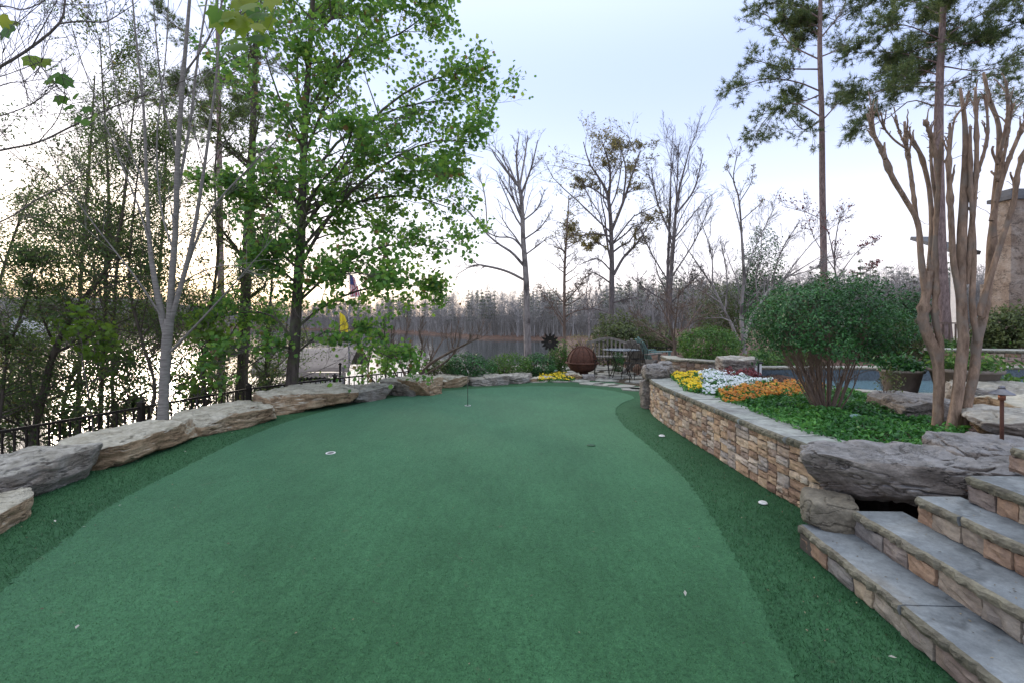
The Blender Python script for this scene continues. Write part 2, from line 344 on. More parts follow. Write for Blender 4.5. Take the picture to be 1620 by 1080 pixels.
M['l_shrub'] = leafmat('holly_leaves', [(0, (.006,.030,.010)), (.5, (.022,.088,.024)), (1, (.065,.20,.055))], .2, .4, .35)
M['l_olive'] = leafmat('olive_leaves', [(0, (.03,.045,.018)), (.5, (.07,.10,.035)), (1, (.13,.17,.06))], .3)
M['l_bright'] = leafmat('bright_leaves', [(0, (.025,.07,.015)), (.6, (.06,.15,.03)), (1, (.13,.24,.05))], .35)
M['l_cover'] = leafmat('cover_leaves', [(0, (0.018,0.084,0.022)), (.5, (0.048,0.180,0.036)), (1, (0.120,0.324,0.072))], .3, .4)
M['l_yellow'] = leafmat('yellow_petals', [(0, (.65,.42,.01)), (1, (.85,.66,.02))], .3)
M['l_white'] = leafmat('white_petals', [(0, (.55,.62,.66)), (1, (.82,.85,.86))], .3, .5, .35, (1,1,1))
M['l_orange'] = leafmat('orange_petals', [(0, (.40,.13,.02)), (.7, (.62,.24,.03)), (1, (.70,.42,.06))], .3)
M['l_red'] = leafmat('red_leaves', [(0, (.07,.012,.018)), (1, (.20,.035,.045))], .3)
M['far_wood'] = leafmat('far_wood', [(0, (.12,.115,.10)), (.5, (.22,.21,.195)), (1, (.37,.355,.35))], .0)
M['far_pine'] = leafmat('far_pine', [(0, (.05,.075,.045)), (1, (.13,.16,.085))], .0)

# water of the lake
m, nt, b = newmat('lake_water'); M['lake'] = m
b.inputs['Base Color'].default_value = (.035,.045,.045,1); b.inputs['Roughness'].default_value = .08; b.inputs['Specular IOR Level'].default_value = .45
n = texnoise(nt, .6, 4, .6, objco(nt, (1, .35, 1))); bump(nt, b, n.outputs[0], .10, .25)
m, nt, b = newmat('pool_water'); M['poolw'] = m
b.inputs['Base Color'].default_value = (.12,.22,.25,1); b.inputs['Roughness'].default_value = .05; b.inputs['Specular IOR Level'].default_value = .6
n = texnoise(nt, 5, 3, .5, objco(nt)); bump(nt, b, n.outputs[0], .15, .03)

# leaf outlines
def lobed():
    out = []
    for a, r in ((0,.95),(.36,.62),(.75,.82),(1.2,.55),(1.75,.62),(2.5,.42),(3.14,.3),(3.78,.42),(4.53,.62),(5.08,.55),(5.53,.82),(5.92,.62)):
        out.append((r*math.cos(a)*.62, r*math.sin(a)*.62, -.14*r*r))
    return out
T_MAPLE = lobed()
T_OVAL = [(-.5,0,0),(-.15,.2,.04),(.25,.17,.03),(.55,0,-.05),(.25,-.17,.03),(-.15,-.2,.04)]
T_DIAM = [(-.5,0,0),(0,.24,.05),(.5,0,-.04),(0,-.24,.05)]
T_NEED = [(0,-.012,0),(1,0,0),(0,.012,0)]
T_PETAL = [(.5*math.cos(a), .5*math.sin(a), .06*(i % 2)) for i, a in enumerate(np.arange(5)/5*6.283)]

# ---------------------------------------------------------------- terrain, lake, turf
EDGE = np.array([(-8,-20),(-6.0,0),(-5.6,3.0),(-5.3,4.8),(-4.95,6.5),(-4.3,8.3),(-3.2,9.8),(-1.9,11.8),(1.0,15),(3,30),(9,80),(20,172),(40,400)], float)
def edge_dist(x, y):
    """signed distance to the platform's lake side: positive towards the lake"""
    P = np.stack([x, y], -1); best = np.full(x.shape, 1e9); sgn = np.ones(x.shape)
    for a, b_ in zip(EDGE[:-1], EDGE[1:]):
        d = b_ - a; L = d @ d; t = np.clip(((P - a) @ d) / L, 0, 1); q = a + t[..., None]*d
        dd = np.linalg.norm(P - q, axis=-1); cr = d[0]*(P[...,1]-a[1]) - d[1]*(P[...,0]-a[0])
        up = dd < best; best = np.where(up, dd, best); sgn = np.where(up, np.sign(cr), sgn)
    return best * sgn
LAKE_Z = -7.0
SH_PX = np.array([-4000, -400, 0, 300, 598, 758, 870, 1000, 1200, 2500]); SH_R = np.array([200, 300, 345, 344, 262, 182, 172, 150, 120, 100.])
def height(x, y):
    s = edge_dist(x, y)
    plat = -.05 - 5.5*sstep(17, 55, y) + .5*sstep(3.2, 4.4, x)*(1 - sstep(16, 26, y))*sstep(3.0, 3.9, y) \
        + 0.55*sstep(3.6, 4.2, x)*(1-sstep(3.0, 3.9, y))
    plat = plat + 4*sstep(20, 60, x)
    plat = np.where((x > 3.9) & (y > 6.0) & (y < 9.0) & (x < 14), np.minimum(plat, .2), plat)
    bank = np.maximum(plat - .35*sstep(0, .6, s) - np.maximum(s, 0)*.42, LAKE_Z - 2)
    z = np.where(s > 0, bank, plat)
    px = CX + F * x / np.maximum(y, 1); R = np.interp(px, SH_PX, SH_R); R = np.where(y < 1, 500, R)
    far = y - R
    hill = LAKE_Z - 2 + sstep(-12, 4, far)*3 + np.clip(far, 0, 60)*.02 + 2*sstep(0, 60, far) + 22*sstep(5, 110, far)*(1-sstep(180, 480, px))
    z = np.where(far > -12, np.maximum(np.where(s > 0, -99, z), hill), z)
    z = z + .12*vnoise(np.stack([x, y], -1), .12, 3)*sstep(1.5, 6, np.abs(s))*(y > 14)
    return z
def axis(lo, hi, near_lo, near_hi, step, grow):
    a = list(np.arange(near_lo, near_hi, step)); d = step
    while a[-1] < hi: d *= grow; a.append(a[-1] + d)
    d = step; f = []
    q = near_lo
    while q > lo: d *= grow; q -= d; f.append(q)
    return np.array(f[::-1] + a)
xs = axis(-1500, 1500, -10, 12, .3, 1.10); ys = axis(-60, 2500, -2, 22, .3, 1.07)
X, Y = np.meshgrid(xs, ys); Z = height(X, Y)
mb = MB(); nx, ny = len(xs), len(ys); idx = np.arange(nx*ny).reshape(ny, nx)
mb.add(np.stack([X, Y, Z], -1).reshape(-1,3), np.stack([idx[:-1,:-1], idx[:-1,1:], idx[1:,1:], idx[1:,:-1]], -1).reshape(-1,4))
mb.obj('terrain', M['terrain'], kind='structure')
mb = MB(); mb.add([(-1400,-60,LAKE_Z),(1400,-60,LAKE_Z),(1400,2400,LAKE_Z),(-1400,2400,LAKE_Z)], [[0,1,2,3]])
mb.obj('water', M['lake'], kind='structure')

def hz(x, y): return float(height(np.array([float(x)]), np.array([float(y)]))[0])

def poly_sheet(poly, z, step=.0):
    """flat polygon mesh (ngon) at z"""
    mb = MB(); V = np.array([(p[0], p[1], z) for p in poly]); mb.add(V, [list(range(len(V)))]); return mb
def smoothpoly(pts, n=6):
    pts = np.array(pts, float); out = []
    N = len(pts)
    for i in range(N-1):
        p0, p1, p2, p3 = pts[max(i-1,0)], pts[i], pts[i+1], pts[min(i+2,N-1)]
        for t in np.arange(n)/n:
            out.append(.5*((2*p1) + (-p0+p2)*t + (2*p0-5*p1+4*p2-p3)*t*t + (-p0+3*p1-3*p2+p3)*t**3))
    out.append(pts[-1]); return np.array(out)

fr_left = [(-4.9,-1.5),(-4.9,2.5)] + [tuple(gp(a,b)[:2]-np.array([.35,0])) for a,b in ((-20,850),(60,790),(160,735),(330,682),(460,650),(570,632),(640,616),(700,608),(760,605.5),(850,601))]
fr_right = [tuple(gp(a,b)[:2]) for a,b in ((960,602),(1020,612),(1040,640))] + [(2.55,7.2),(2.5,6.3),(2.5,5.3),(2.55,4.6),(2.55,3.6),(2.1,3.35),(2.1,-1.5)]
FRINGE = np.array([tuple(p) for p in fr_left + fr_right])
poly_sheet(FRINGE, 0.0).obj('fringe_turf', M['fringe'], kind='structure')
_rj = np.random.default_rng(77)
gl = smoothpoly([gp(a,b)[:2] for a,b in ((-160,1085),(-60,995),(0,940),(50,893),(110,850),(180,797),(300,735),(390,692),(470,662),(560,640),(640,626),(740,615),(850,610.5),(930,613),(985,621),(1003,629),(985,637),(974,648),(982,668),(1020,700),(1062,736),(1098,775),(1135,832),(1185,920),(1265,1085))], 22)
gl[1:-1] += _rj.normal(0, .008, gl[1:-1].shape)
G = [tuple(p) for p in gl] + [(gl[-1][0], -1.4), (gl[0][0]-.3, -1.4)]
poly_sheet(G, .006).obj('putting_green', M['green'], kind='structure')

def inpoly(P, poly):
    x, y = P[:,0], P[:,1]; c = np.zeros(len(P), bool); poly = np.asarray(poly); j = len(poly)-1
    for i in range(len(poly)):
        xi, yi = poly[i]; xj, yj = poly[j]
        with np.errstate(divide='ignore', invalid='ignore'):
            c ^= ((yi > y) != (yj > y)) & (x < (xj-xi)*(y-yi)/(yj-yi+1e-12)+xi)
        j = i
    return c

# coarse fibres of the fringe and the fine nap of the green, near the camera
rng = np.random.default_rng(5)
def blades(n, poly, notin, hgt, wid, seed, ymax, z0):
    rng = np.random.default_rng(seed)
    yy = 1.5 + (ymax-1.5)*rng.uniform(0,1,n*2)**1.5; xx = rng.uniform(-4.6, 2.7, n*2)
    P = np.stack([xx, yy], 1); k = inpoly(P, poly)
    if notin is not None: k &= ~inpoly(P + rng.normal(0, .028, P.shape), notin)
    k &= rng.uniform(0,1,len(P)) > sstep(.35*ymax, ymax, P[:,1])
    P = P[k][:n]; n = len(P)
    th = rng.uniform(0, 6.283, n); lean = rng.normal(0, .6, (n,2))*hgt; h = hgt*rng.uniform(.5,1.2,n)
    dx = np.stack([np.cos(th), np.sin(th)],1)*wid
    b0 = np.c_[P-dx, np.full(n,z0)]; b1 = np.c_[P+dx, np.full(n,z0)]; tp = np.c_[P+lean, z0+h]
    V = np.stack([b0,b1,tp],1).reshape(-1,3); mb = MB(); mb.add(V, np.arange(n*3).reshape(n,3), 0, np.repeat(rng.uniform(0,1,n),3)); return mb
blades(150000, FRINGE, G, .020, .0022, 3, 9, 0).obj('turf_fibres', M['blade'], smooth=False, kind='stuff', label='coarse dark green artificial turf fibres of the fringe')

blades(130000, G, None, .006, .0014, 4, 7.5, .006).obj('green_fibres', M['nap'], smooth=False, kind='stuff', label='short light green nap of the putting green')

rng = np.random.default_rng(31); Q = np.stack([rng.uniform(-4.3,2.4,1500), 1.6+10*rng.uniform(0,1,1500)**1.3],1); Q = Q[inpoly(Q, FRINGE)]; nearb = ~inpoly(Q, G); Q = Q[nearb | (rng.uniform(0,1,len(Q)) < .30)]
mb = MB(); mb.leaves(np.c_[Q, np.full(len(Q), .016)], .016, T_DIAM, rng, 0, None, .25); mb.leaves(np.c_[Q[::9]+rng.uniform(-.02,.02,(len(Q[::9]),2)), np.full(len(Q[::9]), .018)], .05, [(-.5,-.03,0),(.5,-.02,0),(.5,.02,0),(-.5,.03,0)], rng, 0, .1, .1)
Q = np.stack([rng.uniform(1.95,3.0,130), rng.uniform(1.2,3.1,130)],1); kz = np.clip(np.searchsorted([1.97,2.24,2.51,2.74,3.06], Q[:,0]), 1, 5); mb.leaves(np.c_[Q, .16*kz+.006], .014, T_DIAM, rng, 0, None, .2)
mb.obj('leaf_litter', leafmat('litter', [(0,(.03,.025,.015)),(.6,(.10,.075,.04)),(1,(.25,.20,.12))], 0), smooth=False, kind='stuff', label='tiny brown bits of leaf and twig scattered on the turf')

# ---------------------------------------------------------------- rocks
def rock_mesh(L, D, H, seed, n=40, cuts=12, pw=14.0, rough=.05, strata=.006, top_tilt=0., under=.0, taper=0.):
    """slab-like boulder, u in 0..L, v in 0..D, w in 0..H"""
    r = np.random.default_rng(seed)
    g = np.linspace(-1, 1, n); A, B = np.meshgrid(g, g); faces = []; V = []; off = 0
    for ax in range(3):
        for sg in (-1, 1):
            C = np.full_like(A, sg); P = [None]*3; P[ax] = C; P[(ax+1)%3] = A; P[(ax+2)%3] = B
            V.append(np.stack(P, -1).reshape(-1,3)); i = np.arange(n*n).reshape(n,n)+off; off += n*n
            q = np.stack([i[:-1,:-1], i[:-1,1:], i[1:,1:], i[1:,:-1]], -1).reshape(-1,4)
            faces.append(q if sg > 0 else q[:, ::-1])
    V = np.concatenate(V)
    ln = (np.abs(V)**pw).sum(1)**(1/pw); V = V/ln[:,None]
    for k in range(cuts):                      # broken facets: near-vertical breaks, then chipped edges
        th = r.uniform(0, 6.283)
        if k % 2 == 0: d = np.array([math.cos(th), math.sin(th), r.uniform(-.35,.25)]); c = r.uniform(.86, 1.12)
        else: d = np.array([math.cos(th)*.8, math.sin(th)*.8, r.choice([-1,1])*r.uniform(.5,.9)]); c = r.uniform(1.0, 1.3)
        q = np.linalg.norm(d); d /= q
        e = V @ d - c; V = V - np.where(e > 0, e, 0)[:,None]*d*.95
    S = np.array([L/2, D/2, H/2]); W = V*S
    nr = V/np.linalg.norm(V, axis=1, keepdims=True)
    W += nr*(rough*vnoise(W+seed*3.1, .9, seed, 4)*min(L,D,1.2))[:,None]
    lay = np.sin((W[:,2] + .06*vnoise(W, .7, seed+5, 2))*2*np.pi/max(H*.33,.05))
    side = (1-np.abs(nr[:,2]))[:,None]
    W += nr*np.array([1,1,0])*side*(strata*lay)[:,None]
    W += nr*(.012*vnoise(W, 5, seed+9, 4))[:,None]
    rd = 1-np.abs(vnoise(W*[1,1,2.2], 1.6, seed+21, 3)); W -= nr*(.035*np.clip((rd-.86)/.14,0,1)**2*min(1,H*3))[:,None]
    W[:,2] += top_tilt*W[:,0]/L*np.clip(V[:,2]+.3,0,2)
    if under: W[:,1] += under*np.clip(-V[:,2],0,1)*D*.5
    if taper: W[:,0] += taper*np.clip((.35-V[:,2]),0,1.35)*np.clip(.6-V[:,0],0,1.6)*.5
    W += np.array([L/2, D/2, H/2])
    return W, np.concatenate(faces)
def rock(name, A, B, D, H, seed, label, mat='boulder', z0=-.04, cat='boulder', group=None, mb=None, parent=None, **kw):
    A = np.array(A, float)[:2]; B = np.array(B, float)[:2]; u = B-A; L = np.linalg.norm(u); u /= L; v = np.array([-u[1], u[0]])
    W, Fc = rock_mesh(L, D, H, seed, **kw)
    V = np.c_[A[0]+u[0]*W[:,0]+v[0]*W[:,1], A[1]+u[1]*W[:,0]+v[1]*W[:,1], z0+W[:,2]]
    m_ = MB(); m_.add(V, Fc); o = m_.obj(name, M[mat], parent)
    md = o.modifiers.new('weld', 'WELD'); md.merge_threshold = .0015
    if parent is None: tag(o, label, cat, group)
    return o
GRP = 'boulders edging the putting green'
def erock(a, b, D, H, seed, label, mat='boulder', **kw):
    return rock('edging_boulder', gp(*a), gp(*b), D, H, seed, label, mat, group=GRP, **kw)
erock((-60,880),(88,792), .5,.20, 11, 'small tan boulder at the lower left, nearest of the edging row')
erock((-50,825),(182,744), .80,.36, 24, 'large cracked grey and rust boulder with red moss, second in the left edging row', 'boulder_grey')
erock((150,756),(332,688), .80,.30, 13, 'long flat sandy slab boulder with a tan side face, third in the edging row')
erock((318,692),(466,658), .95,.28, 44, 'flat pale boulder with a dark scooped face in front of the grey-barked tree')
erock((425,660),(572,640), 1.1,.36, 15, 'widest brown-faced slab boulder with a dark gap under it by the maple trunk')
erock((560,640),(632,626), .75,.30, 46, 'blue-grey angular boulder leaning beside the widest slab', 'boulder_grey')
erock((608,622),(668,629), .8,.36, 17, 'brown angular boulder under the bare bush')
erock((655,627),(698,614), .9,.34, 28, 'pale grey rounded boulder touching the brown angular one', 'boulder_grey')
erock((690,614),(743,611), .7,.27, 19, 'tan block boulder with a flat top behind the golf pin')
erock((742,611),(778,610), .6,.20, 50, 'low dark boulder just right of the golf pin', 'boulder_grey')
erock((768,610),(808,608), .6,.25, 21, 'flat layered grey boulder below the dark hedge', 'boulder_grey')
erock((802,608),(850,604), .6,.24, 62, 'layered grey boulder at the end of the far row beside the yellow flowers', 'boulder_grey')
erock((846,605),(884,600), .4,.13, 23, 'pale low stone at the yellow flowers, last in the far row', 'boulder')

# ---------------------------------------------------------------- stone retaining wall
WP = smoothpoly([(2.50,3.55),(2.42,3.99),(2.36,4.59),(2.33,5.36),(2.29,6.33),(2.27,7.2),(2.31,7.9),(2.44,8.35)], 8)
def stone_wall(path, H, seed, th=.1, hmin=.05, hmax=.125, mb=None, z0=0):
    """dry-laid look: rows of split blocks following a path (outer face on the path's left side as walked)"""
    r = np.random.default_rng(seed); mb = mb or MB()
    seg = np.linalg.norm(np.diff(path, axis=0), axis=1); S = np.r_[0, np.cumsum(seg)]
    def at(s):
        s = np.clip(s, 0, S[-1]); x = np.interp(s, S, path[:,0]); y = np.interp(s, S, path[:,1])
        e = .05; dx = np.interp(np.minimum(s+e,S[-1]), S, path[:,0])-np.interp(np.maximum(s-e,0), S, path[:,0]); dy = np.interp(np.minimum(s+e,S[-1]), S, path[:,1])-np.interp(np.maximum(s-e,0), S, path[:,1])
        q = math.hypot(dx, dy); return x, y, -dy/q, dx/q
    def block(s0, s1, a, b_, out, tint):
        nn = 5; us = np.linspace(0,1,nn); V = []; Fc = []
        g = .005
        for j, vz in enumerate(us):
            for i, uu in enumerate(us):
                s = s0+g+(s1-s0-2*g)*uu; zz = a+g+(b_-a-2*g)*vz
                edge = min(uu,1-uu,vz,1-vz); o = out*(.62 if edge == 0 else 1.0) + (r.normal(0,.006) if edge > 0 else r.normal(0,.003))
                x, y, nx_, ny_ = at(s); V.append((x+nx_*o, y+ny_*o, z0+zz + (r.normal(0,.003) if edge==0 else 0)))
        i = np.arange(nn*nn).reshape(nn,nn)
        Fc = np.stack([i[:-1,:-1], i[1:,:-1], i[1:,1:], i[:-1,1:]], -1).reshape(-1,4)
        base = len(V); ring = list(i[0]) + list(i[1:,-1]) + list(i[-1,-2::-1]) + list(i[-2:0:-1,0])
        for q in ring:
            k = V[q]; s = s0 + (s1-s0)*(q % nn)/(nn-1); x, y, nx_, ny_ = at(s); V.append((x-nx_*.04, y-ny_*.04, k[2]))
        mb.add(V, Fc, 0, tint)
        n = len(ring); side = [[ring[k], base+k, base+(k+1)%n, ring[(k+1)%n]] for k in range(n)]
        mb.f.append(np.array(side)+mb.n-len(V)); mb.m.append(np.zeros(n,int))
    # recursive split of the face into uneven ashlar
    def split(s0, s1, a, b_):
        wdt, h = s1-s0, b_-a
        if wdt > .27 or (wdt > .16 and wdt > h*3.0*r.uniform(.7,1.4)):
            c = s0+wdt*r.uniform(.36,.64); split(s0,c,a,b_); split(c,s1,a,b_); return
        if h > hmax or (h > hmin*2 and r.random() < .75 and wdt > h*.7):
            c = a+h*r.uniform(.36,.64); split(s0,s1,a,c); split(s0,s1,c,b_); return
        block(s0, s1, a, b_, r.uniform(.012,.034), r.uniform(0,1))
    n = max(1, int(S[-1]/.55)); cuts = np.linspace(0, S[-1], n+1)
    for i in range(n):
        j0 = 0
        split(cuts[i], cuts[i+1], 0, H)
    return mb, at, S
def capstrip(path, inner, outer, z0, th, seed, seglen=.7, mat=0):
    """flagstone coping along a path, offsets to the left (outer) and right (inner), chiselled outer edge"""
    r = np.random.default_rng(seed); mb = MB()
    seg = np.linalg.norm(np.diff(path, axis=0), axis=1); S = np.r_[0, np.cumsum(seg)]
    s = 0
    while s < S[-1]-.02:
        e = min(S[-1], s+seglen*r.uniform(.7,1.3)); 
        if S[-1]-e < .25: e = S[-1]
        ss = np.arange(s+.003, e-.002, .025); x = np.interp(ss,S,path[:,0]); y = np.interp(ss,S,path[:,1])
        dx = np.gradient(x); dy = np.gradient(y); q = np.hypot(dx,dy); nx_, ny_ = -dy/q, dx/q
        m_ = len(ss); jag = r.normal(0,.006,m_)+.008*np.sin(ss*17+r.uniform(0,6)); dz = r.normal(0,.002)
        rows = []
        for off, zz, jj in ((-inner,0,0),(-inner,th,0),(outer-.03,th,.3),(outer-.005,th-.008,1),(outer,th*.5,1.2),(outer-.012,0,.8),(-inner,0,0)):
            o = off+jag*jj+(r.normal(0,.003,m_) if jj>=.8 else 0)
            rows.append(np.stack([x+nx_*o, y+ny_*o, np.full(m_, z0+zz+dz)+(r.normal(0,.0025,m_) if jj>=.8 else 0)], -1))
        V = np.stack(rows, 0); i = np.arange(V.shape[0]*m_).reshape(V.shape[0], m_)
        Fc = np.stack([i[:-1,:-1], i[:-1,1:], i[1:,1:], i[1:,:-1]], -1)
        mi = np.zeros(Fc.shape[:2], int); mi[2:5] = 1
        mb.add(V.reshape(-1,3), Fc.reshape(-1,4), mi.ravel(), r.uniform(0,1))
        nr_ = V.shape[0]-1
        for c in (0, m_-1):
            mb.f.append(np.array([[int(i[k,c]) for k in range(nr_)]])+mb.n-V.shape[0]*m_); mb.m.append(np.array([0]))
        s = e
    return mb
CAPZ = .50
t = thing('retaining_wall', 'curved retaining wall of tan split stone with grey flagstone cap along the green', 'wall', (2.4,6,0))
mbw, at_, S_ = stone_wall(WP, CAPZ, 4)
# core behind the blocks
x = WP[:,0]; y = WP[:,1]; dx = np.gradient(x); dy = np.gradient(y); q = np.hypot(dx,dy); nx_, ny_ = -dy/q, dx/q
core = MB(); rows = [np.stack([x-nx_*o, y-ny_*o, np.full(len(x), z)], -1) for o, z in ((.004,-.05),(.004,CAPZ-.002),(.34,CAPZ-.002),(.34,-.05))]
V = np.stack(rows,0); i = np.arange(4*len(x)).reshape(4,-1); core.add(V.reshape(-1,3), np.stack([i[:-1,:-1],i[:-1,1:],i[1:,1:],i[1:,:-1]],-1).reshape(-1,4))
mbw.obj('stone_face', M['wallstone'], t, smooth=False)
core.obj('wall_core', M['mortar'], t, smooth=False)
capstrip(WP, .37, .045, CAPZ+.001, .06, 8).obj('wall_cap', [M['cap'], M['edge']], t, smooth=False)

# low wall behind the flowers
t = thing('garden_wall', 'low curved tan stone wall with pale cap behind the yellow flowers', 'wall', (3.3,9.3,.4))
W2 = smoothpoly([gp(1183,578,.66)[:2], gp(1150,577.5,.66)[:2], gp(1120,576,.66)[:2], gp(1090,573.5,.66)[:2], gp(1062,572,.66)[:2]+np.array([0,.1]), gp(1061,570,.66)[:2]+np.array([0,.6])], 6)[::1]
W2 = W2  # walked right to left so that the face looks at the camera
mbw, _, _ = stone_wall(W2, .62, 9, z0=0.05); mbw.obj('stone_face', M['wallstone'], t, smooth=False)
capstrip(W2, .3, .05, .675, .05, 12).obj('wall_cap', [M['flag'], M['edge']], t, smooth=False)

# rock post at the far end of the wall
t = thing('rock_post', 'upright dark rock post at the far end of the retaining wall', 'rock post', (2.4,8.4,0))
P0 = gp(1018,647); rock('post_stone', P0, P0+np.array([.30,0,0]), .3, .52, 71, '', 'bigrock', parent=t, pw=6, cuts=4, z0=-.03, rough=.02)
for o in t.children: 
    L = t.location; o.data.vertices.foreach_get
t2 = dp(1016,600,8.2)
rock('capping_rock', (2.22,8.05), (2.62,8.0), .42, .28, 72, 'creased grey-brown rock lying on top of the upright rock post', 'bigrock', z0=.49, pw=3, cuts=8)
rock('capping_rock', (2.5,8.15), (2.86,8.2), .45, .42, 75, 'rounded grey rock beside the upright rock post at the flower bed', 'bigrock', z0=.40, pw=3, cuts=7)

# ---------------------------------------------------------------- steps
t = thing('stone_steps', 'bluestone steps with chiselled edges and rust brown stone risers at lower right', 'steps', (2.2,2.2,0))
SX = [1.90, 2.20, 2.47, 2.70, 3.03, 3.40]; SXF = [1.97, 2.235, 2.505, 2.735, 3.06, 3.40]
FAR = [3.33, 3.17, 3.0, 2.90, 2.98, 3.0]
for k in range(5):
    z = .16*(k+1); far = FAR[k]
    pth = np.array([(SX[k] + (SXF[k]-SX[k])*max(0,(yy-1.9)/1.4), yy) for yy in np.arange(far, -.6, -.05)])[::-1]
    # tread slab: outer edge is on the left of a path walked away from the camera
    depth = (SX[k+1]-SX[k]) + .06
    if k == 4: depth = .8
    capstrip(pth, depth, .0, z-.052, .052, 30+k, 1.05).obj('tread', [M['tread'], M['edge']], t, smooth=False)
    mbr, _, _ = stone_wall(pth + np.array([.045,0]), .105, 40+k, hmin=.2, hmax=.3, z0=z-.16)
    mbr.obj('riser', M['riser'], t, smooth=False)
    c = MB(); c.box((SX[k]+.09+depth/2, (far-.6)/2, z-.106), (depth, far+.6-.02, .105)); c.obj('step_core', M['mortar'], t, smooth=False)
for ch in t.children: pass

# boulders above and beside the steps
rock('pedestal_rock', (1.99,3.26), (2.29,3.13), .36, .22, 81, 'squat tan rock on the lowest step holding up the big dark boulder', 'pedestal', z0=.13, pw=5, cuts=3, rough=.02, strata=0, cat='rock')
rock('big_boulder', (2.07,3.40), (3.32,2.82), .66, .37, 88, 'big long dark grey boulder overhanging the top of the stone steps', 'bigrock', z0=.28, n=84, pw=9, cuts=14, rough=.055, strata=.006, top_tilt=.03, under=.12, taper=.16)
rock('upper_boulder', (3.0,3.25), (3.8,3.05), .55, .22, 83, 'smoother grey boulder behind the big one above the fourth step', 'bigrock', z0=.50, n=50, pw=5, cuts=8, rough=.05, strata=.006)

# ---------------------------------------------------------------- planting bed soil, mulch, pool
bed = [(2.62,3.5),(2.6,5),(2.5,6.5),(2.5,7.6),(2.62,8.4),(3.0,9.0),(3.2,9.6),(5,9.6),(5.2,8.9),(12.5,8.9),(12.5,6.4),(5.6,6.4),(9,5.5),(9,3.0),(3.2,3.0)]
def bedz(x, y): return .50 + .03*vnoise(np.stack([x,y],-1), .5, 2) + .12*sstep(3.1,3.9,x)*(1-sstep(3.6,4.6,y)) 
xs2 = np.arange(2.5, 7.0, .12); ys2 = np.arange(3.0, 9.7, .12)
BED = [(2.64,3.3),(2.55,4.6),(2.48,6.3),(2.5,7.6),(2.62,8.4),(2.9,9.5),(4.9,9.5),(4.9,8.7),(4.35,7.3),(5.2,6.9),(6.2,6.2),(7,5.6),(7,3),(3.2,3.0)]
Xb, Yb = np.meshgrid(xs2, ys2); Pb = np.stack([Xb.ravel(), Yb.ravel()],1); ok = inpoly(Pb, BED).reshape(Xb.shape)
Zb = np.where(ok, bedz(Xb,Yb), -.2); Zb = np.where((Xb > 4.2)&(Yb > 6.9)&~ok, .3, Zb)
i = np.arange(Xb.size).reshape(Xb.shape); keep = ok[:-1,:-1]|ok[1:,1:]|ok[:-1,1:]|ok[1:,:-1]
q = np.stack([i[:-1,:-1],i[:-1,1:],i[1:,1:],i[1:,:-1]],-1)[keep]
Zb2 = bedz(Xb,Yb)
mb = MB(); mb.add(np.stack([Xb,Yb,Zb2],-1).reshape(-1,3), q); mb.obj('bed_soil', M['mulch'], kind='structure')
# bark chips
rng = np.random.default_rng(8)
Pc = np.stack([rng.uniform(2.55,6,9000), rng.uniform(3.0,9.4,9000)],1); Pc = Pc[inpoly(Pc, BED)]
mb = MB(); mb.leaves(np.c_[Pc, bedz(Pc[:,0],Pc[:,1])+.012], .035, T_DIAM, rng, tilt=.5)
mc = leafmat('bark_chips', [(0, (.05,.028,.02)), (.6, (.13,.07,.045)), (1, (.24,.16,.11))], 0); mb.obj('mulch_chips', mc, smooth=False, kind='stuff', label='brown bark chips spread over the planting bed')

# pool
PZ = .44
poolp = [(4.3,7.35),(5.0,6.95),(6.2,6.55),(9.5,6.4),(13,6.4),(13,8.72),(4.1,8.72)]
poly_sheet(poolp, PZ).obj('pool_water', M['poolw'], kind='structure')
t = thing('pool_surround', 'pale stone coping and dark tiled raised back wall round the pool', 'pool surround', (7,8.8,.4))
cp = smoothpoly([(4.1,7.55),(4.3,7.33),(5.0,6.93),(6.2,6.52),(9.5,6.38),(13,6.38)], 5)
capstrip(cp[::-1], .0, .26, .50, .05, 51, .8).obj('front_coping', [M['flag'], M['edge']], t, smooth=False)
mb = MB(); mb.box((8.5,8.82,.48), (9.0,.2,.30)); mb.obj('tiled_back_wall', M['tile'], t, smooth=False)
capstrip(np.array([(13,8.72),(4.0,8.72)]).astype(float)[np.array([0,1])] if False else np.stack([np.linspace(13,4.0,60), np.full(60,8.74)],1), .26, .03, .632, .045, 52, .9).obj('back_coping', [M['flag'], M['edge']], t, smooth=False)

# ---------------------------------------------------------------- flagstone patio
rng = np.random.default_rng(17)
mb = MB(); pts = []
for yy in np.arange(11.9, 15.5, .5):
    for xx in np.arange(.2, 5.8, .62): pts.append((xx+rng.uniform(-.18,.18)+(.3 if int(yy*2)%2 else 0), yy+rng.uniform(-.15,.15)))
for (xx, yy) in pts:
    nn = rng.integers(6,9); an = np.sort(rng.uniform(0,6.283,nn)); an = np.arange(nn)/nn*6.283+rng.uniform(-.25,.25,nn)
    rr = rng.uniform(.8,1.1,nn); top = np.c_[xx+.34*rr*np.cos(an), yy+.25*rr*np.sin(an), np.full(nn,.018)]; bot = top.copy(); bot[:,2] = -.03
    tn = rng.uniform(0,1); n0 = mb.n
    mb.add(np.r_[top,bot], [list(range(nn))], 0, tn)
    mb.f.append(np.array([[k, k+nn, (k+1)%nn+nn, (k+1)%nn] for k in range(nn)])+n0); mb.m.append(np.zeros(nn,int))
